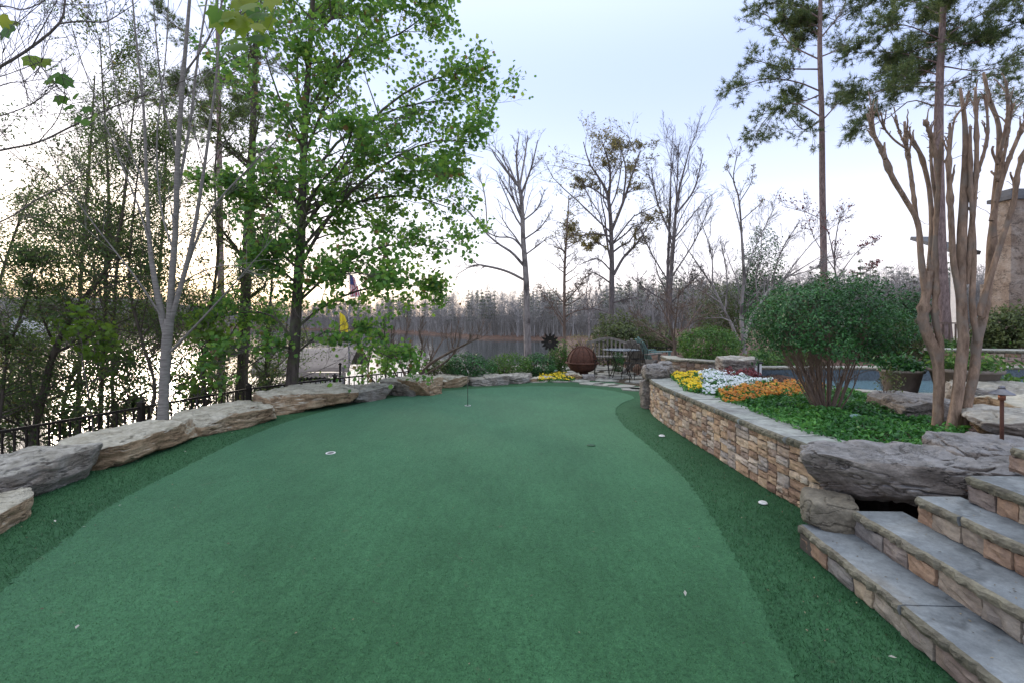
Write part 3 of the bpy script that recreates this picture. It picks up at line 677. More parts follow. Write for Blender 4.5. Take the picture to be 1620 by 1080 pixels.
for (xx,yy) in [(1.9,11.4),(2.5,11.0),(2.9,10.6),(3.2,10.1),(3.3,9.5),(3.0,9.9),(2.7,10.5),(2.2,11.2)]:
    nn = 7; an = np.arange(nn)/nn*6.283; top = np.c_[xx+.33*np.cos(an), yy+.22*np.sin(an), np.full(nn,.02)]; bot = top.copy(); bot[:,2]=-.03; n0 = mb.n
    mb.add(np.r_[top,bot], [list(range(nn))], 0, rng.uniform(0,1)); mb.f.append(np.array([[k, k+nn, (k+1)%nn+nn, (k+1)%nn] for k in range(nn)])+n0); mb.m.append(np.zeros(nn,int))
mb.obj('patio', M['flag'], smooth=False, kind='structure')
poly_sheet([(-.2,11.6),(1.2,11.7),(2.3,10.2),(2.6,8.6),(3.3,8.9),(6.5,11),(6.5,16),(-.2,16)], -.012).obj('patio_bed', M['soil'], kind='structure')
#%%VEG%%
# ---------------------------------------------------------------- branching
def catmull(P, K):
    P = np.asarray(P, float)
    if len(P) == 2: t = np.linspace(0,1,K)[:,None]; return P[0]*(1-t)+P[1]*t
    Q = np.r_[[2*P[0]-P[1]], P, [2*P[-1]-P[-2]]]; n = len(P)-1
    u = np.linspace(0, n-1e-6, K); i = u.astype(int); t = (u-i)[:,None]
    p0,p1,p2,p3 = Q[i],Q[i+1],Q[i+2],Q[i+3]
    return .5*((2*p1)+(-p0+p2)*t+(2*p0-5*p1+4*p2-p3)*t*t+(-p0+3*p1-3*p2+p3)*t**3)
def limb(pts, d, d2=None, K=14, ws=.68, knob=0, seed=0):
    """pts (px,py,width px); d depth at start, d2 at end -> P (K,3), R (K)"""
    n = len(pts); ds = np.linspace(d, d2 if d2 is not None else d, n)
    W = []
    for (p, dd) in zip(pts, ds):
        q = dp(p[0], p[1], dd); W.append([*q, (p[2] if len(p) > 2 else 3)*ws*F/math.hypot(F, p[0]-CX)/2/F*dd])
    C = catmull(W, K)
    R = np.maximum(C[:,3], .002)
    if knob: r = np.random.default_rng(seed); R = R*(1+knob*r.normal(0,1,K)); C[:,:3] += r.normal(0, 1, (K,3))*R[:,None]*knob*.8
    return C[:,:3], R
def kids(P, R, n, rng, t=(.2,1.), lf=.5, ang=(30,60), up=.15, wob=.08, K=5, rr=.55, rmin=.0025, bend=.0, flat=0., lmin=0.0):
    P = np.asarray(P, float); R = np.asarray(R, float)
    if P.ndim == 2: P = P[None]; R = R[None]
    N, KP, _ = P.shape; pl = np.linalg.norm(np.diff(P, axis=1), axis=2).sum(1)
    par = np.repeat(np.arange(N), n); T = rng.uniform(t[0], t[1], N*n); u = T*(KP-1); i = np.minimum(u.astype(int), KP-2); f = (u-i)[:,None]
    base = P[par,i]*(1-f)+P[par,i+1]*f; pd = P[par,i+1]-P[par,i]; pd /= np.linalg.norm(pd,axis=1,keepdims=True)+1e-9
    r0 = (R[par,i]*(1-f[:,0])+R[par,i+1]*f[:,0])*rr
    L = np.maximum(pl[par]*lf*(1-.55*T), lmin)*rng.uniform(.6,1.25,N*n)
    q = rng.normal(size=(N*n,3)); q[:,2] *= (1-flat); q -= pd*np.sum(q*pd,1,keepdims=True); q /= np.linalg.norm(q,axis=1,keepdims=True)+1e-9
    a = np.radians(rng.uniform(ang[0],ang[1],N*n))[:,None]
    d = pd*np.cos(a)+q*np.sin(a); d[:,2] = d[:,2]*(1-.5*flat)+up; d /= np.linalg.norm(d,axis=1,keepdims=True)
    s = np.linspace(0,1,K)[None,:,None]
    W = np.cumsum(rng.normal(size=(N*n,K,3)),axis=1)*wob/np.sqrt(K); W -= W[:,:1]
    C = base[:,None]+(d[:,None]*s+W*s)*L[:,None,None]; C[:,:,2] += bend*(s[...,0]**2)*L[:,None]
    RR = np.maximum(r0[:,None]*(1-.75*s[...,0]), rmin)
    return C, RR
def ends(P, rng, per, spread, t=(.3,1.0)):
    N, K, _ = P.shape; par = np.repeat(np.arange(N), per); u = rng.uniform(t[0],t[1],N*per)*(K-1); i = np.minimum(u.astype(int),K-2); f = (u-i)[:,None]
    return P[par,i]*(1-f)+P[par,i+1]*f + rng.normal(0,spread,(N*per,3))
def needles(mb, C, D, ln, per, rng, mat=0, wid=.018, fan=.75):
    N = len(C); par = np.repeat(np.arange(N), per); d = D[par]+rng.normal(0,fan,(N*per,3)); d[:,2] += .15; d /= np.linalg.norm(d,axis=1,keepdims=True)
    s = np.cross(d, rng.normal(size=d.shape)); s /= np.linalg.norm(s,axis=1,keepdims=True)+1e-9
    L = ln*rng.uniform(.6,1.2,(N*per,1)); b = C[par]; V = np.stack([b-s*wid*.5, b+s*wid*.5, b+d*L],1).reshape(-1,3)
    tn = np.repeat(rng.uniform(0,1,N), per)*.6+rng.uniform(0,.4,N*per); mb.add(V, np.arange(N*per*3).reshape(-1,3), mat, np.repeat(tn,3))

# ---------------------------------------------------------------- far wood round the lake
rng = np.random.default_rng(101)
def farwood():
    mb = MB(); n = 3000
    px = rng.uniform(-120, 1760, n); R = np.interp(px, SH_PX, SH_R); off = 3+rng.uniform(0,1,n)**1.4*75*np.where(px<560,1.6,1.0)
    y = R+off; x = (px-CX)/F*y; z = height(x, y)
    H = rng.uniform(8,17,n)*(1+.16*vnoise(np.stack([px,off*3],1),.012,6,2))*np.where(px>900,.92,1)*(1+.5*(1-sstep(180,480,px)))
    P0 = np.stack([x,y,z-.3],1); lean = rng.normal(0,.35,(n,2)); s = np.linspace(0,1,5)
    P = P0[:,None]+np.stack([lean[:,0,None]*s*1.5, lean[:,1,None]*s, H[:,None]*s],-1)
    r = rng.uniform(.07,.15,n)[:,None]*(1-.8*s)
    tn = rng.uniform(.25,1,n)
    mb.tubes(P, r, 3, 0, tn)
    c, rc = kids(P, np.broadcast_to(r,(n,5)), 9, rng, (.3,1), .42, (25,70), .2, .1, 3, .4, .03); mb.tubes(c, rc, 3, 0, np.repeat(tn,9))
    e = ends(c, rng, 11, .25, (.05,1)); D = rng.normal(size=(len(e),3)); D[:,2] += .45; D /= np.linalg.norm(D,axis=1,keepdims=True)
    sd_ = np.cross(D, rng.normal(size=D.shape)); sd_ /= np.linalg.norm(sd_,axis=1,keepdims=True); L = rng.uniform(1.0,2.4,(len(e),1))
    V = np.stack([e-sd_*.045, e+sd_*.045, e+D*L],1).reshape(-1,3); mb.add(V, np.arange(len(V)).reshape(-1,3), 0, np.repeat(np.repeat(tn,99)*.6+.15+rng.uniform(0,.25,len(e)), 3))
    # understorey brush at the water
    m = 60000; px2 = rng.uniform(-100,1760,m); R2 = np.interp(px2,SH_PX,SH_R)+2+rng.uniform(0,1,m)**.8*75; x2 = (px2-CX)/F*R2; z2 = height(x2,R2)
    B = np.stack([x2,R2,z2],1); D = rng.normal(size=(m,3))*.25; D[:,2] = 1; V = np.stack([B-[.07,0,0],B+[.07,0,0],B+D*rng.uniform(2.,8.5,(m,1))],1).reshape(-1,3); mb.add(V, np.arange(len(V)).reshape(-1,3),0,np.repeat(rng.uniform(.1,.9,m),3))
    # pines standing among the bare trees
    k = 950; px3 = rng.uniform(-100,1760,k); w_ = vnoise(px3[:,None]*np.ones((1,2)), .008, 4, 2) > -.25; w_ |= px3 < 560; px3 = px3[w_]; k = len(px3)
    R3 = np.interp(px3,SH_PX,SH_R)+rng.uniform(4,85,k)*np.where(px3<560,1.6,1); x3 = (px3-CX)/F*R3; z3 = height(x3,R3); H3 = rng.uniform(12,18,k)
    s = np.linspace(0,1,4); P = np.stack([x3,R3,z3],1)[:,None]+np.stack([0*s+0*x3[:,None],0*s+0*x3[:,None],H3[:,None]*s],-1); mb.tubes(P, .16*(1-.6*s)[None]*np.ones((k,1)),3,0,.35)
    per = 150; par = np.repeat(np.arange(k),per); hh = rng.uniform(.42,1.02,k*per); rad = (1.02-hh)*3.6+.5; th = rng.uniform(0,6.283,k*per); rr = rad*np.sqrt(rng.uniform(0,1,k*per))
    # clumped by whorl
    hh = np.round(hh*11)/11+rng.normal(0,.012,k*per)
    C = np.stack([x3[par]+rr*np.cos(th), R3[par]+rr*np.sin(th), z3[par]+hh*H3[par]],1)
    mb.leaves(C, .62, T_DIAM, rng, 1, rng.uniform(0,1,k)[par]*.5+rng.uniform(0,.5,k*per), .8)
    o = mb.obj('far_wood', [M['far_wood'], M['far_pine']], smooth=False, kind='stuff'); o['label'] = 'bare grey wood with dark pines on the far shore of the lake'
farwood()

# houses glimpsed on the far left shore
def lakehouse(px, d, wd, ht, label, rfm='roof'):
    x = (px-CX)/F*d; z = hz(x,d)-.5; t = thing('lake_house', label, 'house', (x,d,z), 'houses across the lake')
    m = MB(); m.box((x,d,z+ht/2), (wd,9,ht)); m.obj('wall', M['white'], t, smooth=False)
    m = MB(); m.add([(x-wd/2-.6,d-5,z+ht),(x+wd/2+.6,d-5,z+ht),(x+wd/2+.6,d+5,z+ht),(x-wd/2-.6,d+5,z+ht),(x-wd/2-.6,d,z+ht+3.2),(x+wd/2+.6,d,z+ht+3.2)], [[0,1,5,4],[2,3,4,5]]); m.add([(x-wd/2-.6,d-5,z+ht),(x-wd/2-.6,d+5,z+ht),(x-wd/2-.6,d,z+ht+3.2),(x+wd/2+.6,d-5,z+ht),(x+wd/2+.6,d,z+ht+3.2),(x+wd/2+.6,d+5,z+ht)], [[0,2,1],[3,5,4]]); m.obj('roof', M[rfm], t, smooth=False)
    for k in range(int(wd/3.2)):
        for lv in range(int(ht/3)):
            m = MB(); m.box((x-wd/2+1.6+k*3.2, d-4.53, z+1.6+lv*3), (1.5,.1,1.7)); m.obj('window', M['glass'], t, smooth=False)
lakehouse(52, 336, 24, 8, 'wide pale house seen through the thicket on the far left shore')
lakehouse(118, 338, 14, 6, 'narrow pale house seen through the thicket right of the wide one')

# ---------------------------------------------------------------- boat dock canopy, boat, flagpole
DX, DY = (497-CX)/F*44, 44.0
t = thing('boat_lift', 'boat lift with grey brown fabric canopy and scalloped edge standing in the lake', 'boat lift', (DX,DY,LAKE_Z))
m = MB(); n = 9; hw, hl = 3.9, 4.2; zt, ze = -1.35, -3.15
a = np.linspace(-1,1,13); prof = zt-(zt-ze)*np.abs(a)**1.7
V = []
for j, yy in enumerate(np.linspace(-hl,hl,7)):
    for i, aa in enumerate(a): V.append((DX+yy*.96, DY+aa*hw*.8+yy*.1, prof[i]-.05*math.cos(yy*3)))
i = np.arange(7*13).reshape(7,13); m.add(V, np.stack([i[:-1,:-1],i[:-1,1:],i[1:,1:],i[1:,:-1]],-1).reshape(-1,4)); o = m.obj('canopy', M['canvas'], t)
so = o.modifiers.new('thick','SOLIDIFY'); so.thickness = .05
m = MB()
for k in range(22):
    x0 = DX-hl*.96+k*hl*1.92/22; m.add([(x0,DY-hw*.8-.1,ze),(x0+.36,DY-hw*.8-.1,ze),(x0+.36,DY-hw*.8-.1,ze-.35),(x0+.18,DY-hw*.8-.1,ze-.48),(x0,DY-hw*.8-.1,ze-.35)], [[0,1,2,3,4]])
m.obj('valance', M['canvas'], t, smooth=False)
for sx in (-1,1):
    for sy in (-1,1): m = MB(); m.bar((DX+sx*3.6,DY+sy*2.6,LAKE_Z-1),(DX+sx*3.6,DY+sy*2.6,ze+.4),.16,.16); m.obj('post', M['pewter'], t, smooth=False)
t = thing('motor_boat', 'white motor boat with dark cover hanging under the grey canopy', 'boat', (DX,DY,-5.2))
m = MB(); L = 5.6; secs = []
for s in np.linspace(0,1,9):
    wv = 1.05*(1-max(0,(s-.5)*2)**2.2)+.03; zz = -5.3+.35*s**2
    secs.append([(DX-L/2+s*L,DY-wv,zz+.9),(DX-L/2+s*L,DY-wv*.85,zz+.35),(DX-L/2+s*L,DY,zz),(DX-L/2+s*L,DY+wv*.85,zz+.35),(DX-L/2+s*L,DY+wv,zz+.9)])
V = np.array(secs); i = np.arange(45).reshape(9,5); m.add(V.reshape(-1,3), np.stack([i[:-1,:-1],i[:-1,1:],i[1:,1:],i[1:,:-1]],-1).reshape(-1,4)); m.add(V[0], [[0,1,2,3,4]]); m.obj('hull', M['white'], t)
m = MB(); V = np.array([[(p[0][0],p[0][1],p[0][2]),(p[0][0],DY,p[0][2]+.75*math.sin(min(1,k/6)*3.0)+.05),(p[4][0],p[4][1],p[4][2])] for k,p in enumerate(secs)]); i = np.arange(27).reshape(9,3); m.add(V.reshape(-1,3), np.stack([i[:-1,:-1],i[:-1,1:],i[1:,1:],i[1:,:-1]],-1).reshape(-1,4)); m.obj('cover', M['black'], t)
m = MB(); m.box((DX+1,DY-6.5,-6.45),(14,1.8,.18)); 
t = thing('dock', 'narrow wooden dock on posts beside the boat lift', 'dock', (DX+1,DY-6.5,LAKE_Z)); m.obj('deck', M['wood'], t, smooth=False)
for k in range(6): m = MB(); m.bar((DX-5+k*2.4,DY-5.8,LAKE_Z-1),(DX-5+k*2.4,DY-5.8,-6.3),.2,.2); m.obj('post', M['b_dark'], t, smooth=False)

fx, fy = (552-CX)/F*36, 36.0; fz = hz(fx,fy)
t = thing('flagpole', 'thin grey flagpole by the lake with two limp flags, half hidden by maple leaves', 'flagpole', (fx,fy,fz))
m = MB(); m.tube([(fx,fy,fz-1),(fx,fy,4.9)], [.06,.035], 8); m.obj('pole', M['pewter'], t)
def limpflag(name, x, y, zt, wd, ht, cols, mat_list, lab, cat):
    m = MB(); nu, nv = 14, 20; V = []
    for j in range(nv+1):
        for i_ in range(nu+1):
            u = i_/nu; v = j/nv; fold = math.sin(u*13+v*1.5)*.10*(.3+.7*v)
            V.append((x+.05+wd*u*(.45+.55*v)*.55, y+fold, zt-ht*v-u*.28*(1-v)))
    Fc = []; mi = []
    for j in range(nv):
        for i_ in range(nu):
            a0 = j*(nu+1)+i_; Fc.append([a0,a0+1,a0+nu+2,a0+nu+1]); mi.append(cols(i_/nu,j/nv))
    m.add(V, Fc, np.array(mi)); o = m.obj(name, mat_list); tag(o, lab, cat); return o
FR = simple('flag_red', (.42,.03,.06), (.5,.05,.08), 5, .8); FW = simple('flag_white', (.65,.62,.62), (.72,.7,.7), 5, .8); FB = simple('flag_blue', (.03,.045,.16), (.04,.06,.2), 5, .8); FY = simple('flag_yellow', (.62,.50,.02), (.75,.62,.04), 5, .8)
def uscol(u, v):
    s = (u*.75+v*.25) if False else u
    if v < .42 and u < .54: return 2
    return int(u*13) % 2 if False else (0 if int((u+v*.12)*11) % 2 == 0 else 1)
limpflag('striped_flag', fx, fy, 4.75, 1.5, 1.75, uscol, [FR,FW,FB], 'limp red and white striped flag at the top of the flagpole', 'flag')
limpflag('yellow_flag', fx-.75, fy, 1.9, 1.5, 1.5, lambda u,v: 0, [FY], 'limp yellow flag low on the flagpole among maple leaves', 'flag')
m = MB(); pz = [gp(538,575,0)];  q = dp(538,576,11.3); m.tube([(q[0],q[1],-.8),(q[0],q[1],q[2])], .028, 8); m.tube([(q[0],q[1],q[2]),(q[0],q[1],q[2]+.05)], [.05,.01], 8); tag(m.obj('garden_post', M['iron']), 'thin dark post rising above the iron fence in front of the boat lift', 'post')

# ---------------------------------------------------------------- iron fences
def fence(path, ztop, h, label, mat, nm='iron_fence', bay=1.9, gap=.105, th=.018, zfun=None, rail=.035):
    path = np.array(path, float); seg = np.linalg.norm(np.diff(path,axis=0),axis=1); S = np.r_[0,np.cumsum(seg)]
    at = lambda s: (np.interp(s,S,path[:,0]), np.interp(s,S,path[:,1])); nb = max(1,round(S[-1]/bay)); c = at(S[-1]/2)
    t = thing(nm, label, 'fence', (c[0],c[1],ztop-h))
    for k in range(nb+1):
        x,y = at(S[-1]*k/nb); m = MB(); m.box((x,y,ztop-h/2-.02),(.07,.07,h+.16)); m.box((x,y,ztop+.07),(.09,.09,.02)); m.box((x,y,ztop+.09),(.05,.05,.03),0,0,.5,.3); m.obj('post', mat, t, smooth=False)
        if k < nb:
            x2,y2 = at(S[-1]*(k+1)/nb); m = MB(); m.bar((x,y,ztop),(x2,y2,ztop),rail,.03); m.obj('rail', mat, t, smooth=False); m = MB(); m.bar((x,y,ztop-h+.08),(x2,y2,ztop-h+.08),.03,.025); m.obj('rail', mat, t, smooth=False)
            L = math.hypot(x2-x,y2-y); nn = int(L/gap); m = MB()
            for j in range(1,nn): f=j/nn; m.box((x+(x2-x)*f,y+(y2-y)*f,ztop-h/2+.03),(th,th,h-.1))
            m.obj('pickets', mat, t, smooth=False)
    return t
fence([(-6.9,1.6),(-6.25,3.6),(-5.78,5.43),(-5.24,7.05),(-4.45,9.41),(-2.97,10.74),(-2.25,11.6),(-1.4,12.9)], .30, .92, 'low black iron picket fence running behind the left boulders above the lake', M['iron'])
fence([(2.1,15.6),(4.2,15.4),(6.2,14.2)], .62, 1.0, 'black iron picket fence behind the patio chairs', M['iron'], gap=.12)
fence([(10.2,12.2),(13.2,11.6),(18,11.4)], 1.42, .95, 'tan picket fence behind the crape myrtle trunks', M['b_brown'], nm='garden_fence', gap=.13, th=.03)

# ---------------------------------------------------------------- shrub builder
def shrub(name, label, px, py, d, rx, ry, mat, n, size, seed, zb=None, stems=14, group=None, tm=T_OVAL, lump=.22, bark=None, ryd=None, low=-1.0, cat='shrub', shell=.35, stem_r=.009, wide=.35, shoots=0):
    rng = np.random.default_rng(seed); c = dp(px,py,d); a = rx/F*d; b_ = ry/F*d; zb = c[2]-b_ if zb is None else zb; t = thing(name, label, cat, (c[0],c[1],zb), group)
    U = rng.normal(size=(n*2,3)); U /= np.linalg.norm(U,axis=1,keepdims=True); U = U[U[:,2] > low][:n]; n = len(U)
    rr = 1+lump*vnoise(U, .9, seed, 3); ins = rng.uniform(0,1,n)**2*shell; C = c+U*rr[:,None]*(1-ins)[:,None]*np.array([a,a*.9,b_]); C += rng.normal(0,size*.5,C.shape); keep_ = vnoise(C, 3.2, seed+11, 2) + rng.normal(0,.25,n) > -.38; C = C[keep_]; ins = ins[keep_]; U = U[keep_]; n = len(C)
    C[:,2] = np.maximum(C[:,2], zb+.02)
    if shoots:
        sp_ = rng.normal(size=(shoots,3)); sp_ /= np.linalg.norm(sp_,axis=1,keepdims=True); sp_[:,2] = np.abs(sp_[:,2])*.9-.2
        b0_ = c+sp_*np.array([a,a*.9,b_])*.93; sd2 = sp_+rng.normal(0,.35,sp_.shape); sd2[:,2] += .5; tt_ = np.linspace(0,1,9)[None,:,None]
        Cs = (b0_[:,None]+sd2[:,None]*tt_*rng.uniform(.05,.20,(shoots,1,1))).reshape(-1,3)+rng.normal(0,size*.35,(shoots*9,3)); C = np.r_[C,Cs]; ins = np.r_[ins,np.zeros(len(Cs))]; U = np.r_[U,np.repeat(sp_,9,0)]; n = len(C)
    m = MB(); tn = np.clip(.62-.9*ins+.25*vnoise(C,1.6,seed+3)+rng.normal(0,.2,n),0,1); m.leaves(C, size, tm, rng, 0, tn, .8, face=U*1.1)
    k = stems; th = rng.uniform(0,6.283,k); rb = rng.uniform(.02,.12,k)*a; P0 = np.stack([c[0]+rb*np.cos(th), c[1]+rb*np.sin(th), np.full(k,zb-.03)],1)
    th2 = th+rng.normal(0,.4,k); re = a*rng.uniform(.3,.85,k); P3 = np.stack([c[0]+re*np.cos(th2), c[1]+re*np.sin(th2)*.9, c[2]+b_*rng.uniform(-.3,.6,k)],1)
    s = np.linspace(0,1,8)[None,:,None]; mid = P0*.5+P3*.5; mid[:,:2] = P0[:,:2]*(1-wide)+P3[:,:2]*wide; mid[:,2] = P0[:,2]*.6+P3[:,2]*.4; P = (1-s)**2*P0[:,None]+2*s*(1-s)*mid[:,None]+s*s*P3[:,None]; P += np.cumsum(rng.normal(0,.012,P.shape),1)*s
    R = (stem_r*rng.uniform(.7,1.5,k))[:,None]*(1-.65*s[...,0]); sm = MB(); sm.tubes(P, R, 6)
    c1, r1 = kids(P, R, 7, rng, (.3,1), .4, (20,50), .2, .1, 5, .6, .002); c2, r2 = kids(c1, r1, 3, rng, (.3,1), .5, (20,50), .1, .1, 4, .6, .0015); sm.tubes(c1, r1, 4); sm.tubes(c2, r2, 3); sm.obj('stems', bark or M['b_brown'], t)
    m.obj('foliage', mat, t, smooth=False); return t
# ---------------------------------------------------------------- trees
def tree(name, label, cat, base, group=None): return thing(name, label, cat, base, group)
def stack(ls): return np.stack([l[0] for l in ls]), np.stack([l[1] for l in ls])

# big maple in leaf
def maple():
    rng = np.random.default_rng(7); D = 9.1
    t = tree('maple_tree', 'large maple in fresh green leaf rising behind the widest slab boulder', 'tree', dp(461,640,D))
    tr, rt = limb([(459,640,32),(465,560,28),(470,470,25),(476,380,22),(479,280,19),(484,170,16),(492,50,12),(500,-90,8),(505,-200,4)], D, D+.1, 30)
    m = MB(); m.tubes(tr[None], rt[None], 12)
    SP = [([(474,370,11),(530,290,9),(590,190,7),(670,135,5),(795,112,2)],8.6),([(478,300,9),(540,220,7),(620,175,5),(720,160,3),(800,160,2)],9.6),
      ([(470,430,10),(530,330,9),(610,260,6),(700,225,4),(800,225,2)],8.8),([(472,400,9),(540,330,7),(640,310,5),(752,330,2)],9.9),
      ([(470,480,8),(540,420,6),(630,385,4),(745,395,2)],8.5),([(468,520,7),(520,480,6),(590,455,4),(705,452,2)],9.6),([(467,560,6),(515,525,5),(560,540,3),(640,575,2)],8.8),
      ([(466,540,6),(430,500,5),(380,495,3),(330,510,2)],9.9),([(473,390,7),(435,330,6),(395,300,4),(350,290,2)],8.7),
      ([(480,250,9),(530,130,7),(580,40,4),(620,-50,2)],9.8),([(484,180,7),(545,95,5),(630,55,4),(695,20,2)],8.8),([(480,240,7),(440,150,5),(410,50,3),(395,-40,2)],9.3),
      ([(492,60,7),(560,0,5),(620,-30,3),(700,-60,2)],9.4),([(467,555,5),(440,545,4),(400,550,3),(360,570,2)],8.4),([(474,360,8),(500,300,6),(540,250,5),(560,200,3)],7.6),([(474,360,8),(500,320,6),(570,330,4),(650,400,2)],10.6),
      ([(470,450,7),(440,420,5),(420,380,4),(400,350,2)],7.9),([(470,480,7),(500,440,5),(550,430,4),(600,440,2)],7.6),([(484,200,7),(470,120,5),(480,40,4),(520,-40,2)],10.4),([(478,320,7),(560,270,5),(640,240,4),(720,275,2)],10.5)]
    SP = [([(a if a < 650 else 650+(a-650)*.62, b, c) for a,b,c in p], d2) for p, d2 in SP]
    ls = [limb(p, D, d2, 10) for p, d2 in SP]; P, R = stack(ls); m.tubes(P, R, 6); m.obj('trunk', M['b_maple'], t)
    c1, r1 = kids(P, R, 15, rng, (.12,1), .40, (25,65), .06, .12, 6, .5, .004, flat=.6, lmin=.42); c0, r0 = kids(tr[None][:, 8:], rt[None][:, 8:], 40, rng, (.0,1), .14, (50,80), .2, .1, 6, .35, .006, flat=.3)
    c1 = np.concatenate([c1,c0]); r1 = np.concatenate([r1,r0])
    c2, r2 = kids(c1, r1, 6, rng, (.2,1), .52, (25,60), .03, .12, 4, .6, .0025, flat=.6); c3, r3 = kids(c2, r2, 3, rng, (.3,1), .6, (20,60), .0, .1, 3, .6, .002, flat=.5, lmin=.24)
    m = MB(); m.tubes(c1, r1, 4, 1); m.tubes(c2, r2, 3, 1); m.tubes(c3, r3, 3, 1)
    e = np.concatenate([ends(c3, rng, 5, .075, (.3,1)), ends(c2, rng, 3, .07, (.5,1))])
    qx = CX+F*e[:,0]/e[:,1]; qy = HZ-F*(e[:,2]-CH)/e[:,1]
    gap = ((np.abs(qx-558) < 11) & (qy > 430) & (qy < 474)) | ((np.abs(qx-546) < 13) & (qy > 488) & (qy < 526)) | ((qx > 425) & (qx < 565) & (qy > 545) & (rng.uniform(0,1,len(e)) < .75))
    e = e[~gap]       # a real gap between the sprays, where the flags show
    tn = np.clip(.5+.28*vnoise(e, .9, 2)+rng.normal(0,.2,len(e)), 0, 1)
    e = e[vnoise(e, .55, 8, 2)+rng.normal(0,.3,len(e)) > -.42][:]; tn = tn[:len(e)]
    m.leaves(e, .098, T_MAPLE, rng, 0, tn, .75, droop=.6); m.obj('crown', [M['l_maple'], M['b_thin']], t, smooth=False)
maple()

# grey-barked bare tree
def greytree():
    rng = np.random.default_rng(9); D = 6.3
    t = tree('bare_tree', 'smooth grey barked multi-stemmed tree without leaves standing inside the fence behind the flat boulders', 'tree', dp(258,690,D))
    m = MB(); tr, rt = limb([(256,700,29),(260,600,26),(264,540,26),(268,505,24)], D, D, 14); m.tubes(tr[None], rt[None], 12)
    SP = [([(264,535,19),(250,470,16),(238,400,12),(232,300,9),(228,180,7),(215,60,5),(205,-60,3)],6.5),([(268,520,20),(272,440,17),(278,360,15),(281,250,13),(290,120,11),(300,0,8),(306,-90,5)],6.2),
      ([(270,510,14),(300,400,12),(318,300,9),(332,200,7),(345,90,5),(352,-40,3)],6.0),([(266,560,8),(310,515,6),(370,450,4),(430,380,2)],5.8),([(286,450,8),(330,340,6),(400,260,4),(455,205,2)],6.4),
      ([(280,310,8),(300,200,7),(312,100,6),(330,-20,4)],6.7),([(258,505,6),(215,440,5),(160,370,3.5),(110,300,3),(70,220,2),(30,110,1.5)],5.6),([(240,400,6),(220,330,5),(180,230,3.5),(130,100,2.5),(100,-10,2)],6.6),
      ([(275,400,6),(255,330,5),(248,220,4),(262,90,3),(268,-40,2)],6.8),([(281,250,7),(262,180,5),(250,90,4),(240,-30,2)],5.9),([(272,470,5),(300,440,4),(360,420,3),(420,440,2)],6.6),([(290,120,6),(330,60,4),(360,-20,3)],6.0),([(232,300,5),(200,220,4),(180,120,3),(165,-20,2)],6.1)]
    ls = [limb(p, D, d2, 14) for p, d2 in SP]; P, R = stack(ls); m.tubes(P, R, 8); m.obj('trunk', M['b_grey'], t)
    c1, r1 = kids(P, R, 7, rng, (.25,1), .33, (15,45), .25, .06, 6, .4, .003); c2, r2 = kids(c1, r1, 3, rng, (.2,1), .5, (20,45), .15, .08, 4, .6, .0018)
    m = MB(); m.tubes(c1, r1, 4); m.tubes(c2, r2, 3); m.obj('crown', M['b_grey'], t)
greytree()

# ivy-clad tree beyond the fence
def leafy(name, label, pts, d, d2, leaf, bark, seed, n1=14, n2=6, n3=4, lf=.28, per=5, size=.07, t0=.15, tm=T_OVAL, spread=.06, ang=(35,75), cat='tree', extra=(), up=.12, group=None, k=8, dens=1.0, tilt=.9):
    rng = np.random.default_rng(seed); tr, rt = limb(pts, d, d2, 22, knob=.04, seed=seed); t = tree(name, label, cat, tr[0], group)
    m = MB(); m.tubes(tr[None], rt[None], k)
    P, R = tr[None], rt[None]
    c1, r1 = kids(P, R, n1, rng, (t0,1), lf, ang, up, .12, 7, .45, .006)
    if extra: E, ER = stack([limb(p, d, dd, 7) for p, dd in extra]); m.tubes(E, ER, 6); c1 = np.concatenate([c1,E]); r1 = np.concatenate([r1,ER])
    m.obj('trunk', bark, t)
    c2, r2 = kids(c1, r1, n2, rng, (.15,1), .5, (25,60), .1, .12, 5, .55, .004); c3, r3 = kids(c2, r2, n3, rng, (.2,1), .5, (25,60), .05, .12, 3, .6, .0025, lmin=.12)
    m = MB(); m.tubes(c1, r1, 5, 1); m.tubes(c2, r2, 3, 1); m.tubes(c3, r3, 3, 1)
    e = ends(c3, rng, per, spread, (.2,1)); tn = np.clip(.5+.3*vnoise(e, .7, seed)+rng.normal(0,.18,len(e)),0,1)
    m.leaves(e, size, tm, rng, 0, tn, tilt, droop=.3); m.obj('crown', [leaf, bark], t, smooth=False); return t
leafy('tall_tree', 'tall straight tree with mossy leaf-clad trunk between the grey tree and the maple', [(380,650,31),(387,520,28),(391,400,25),(397,280,21),(402,160,16),(406,20,11),(410,-120,6)], 11.0, 11.2, M['l_thick'], M['b_dark'], 21, 34, 6, 4, .13, 5, .075)
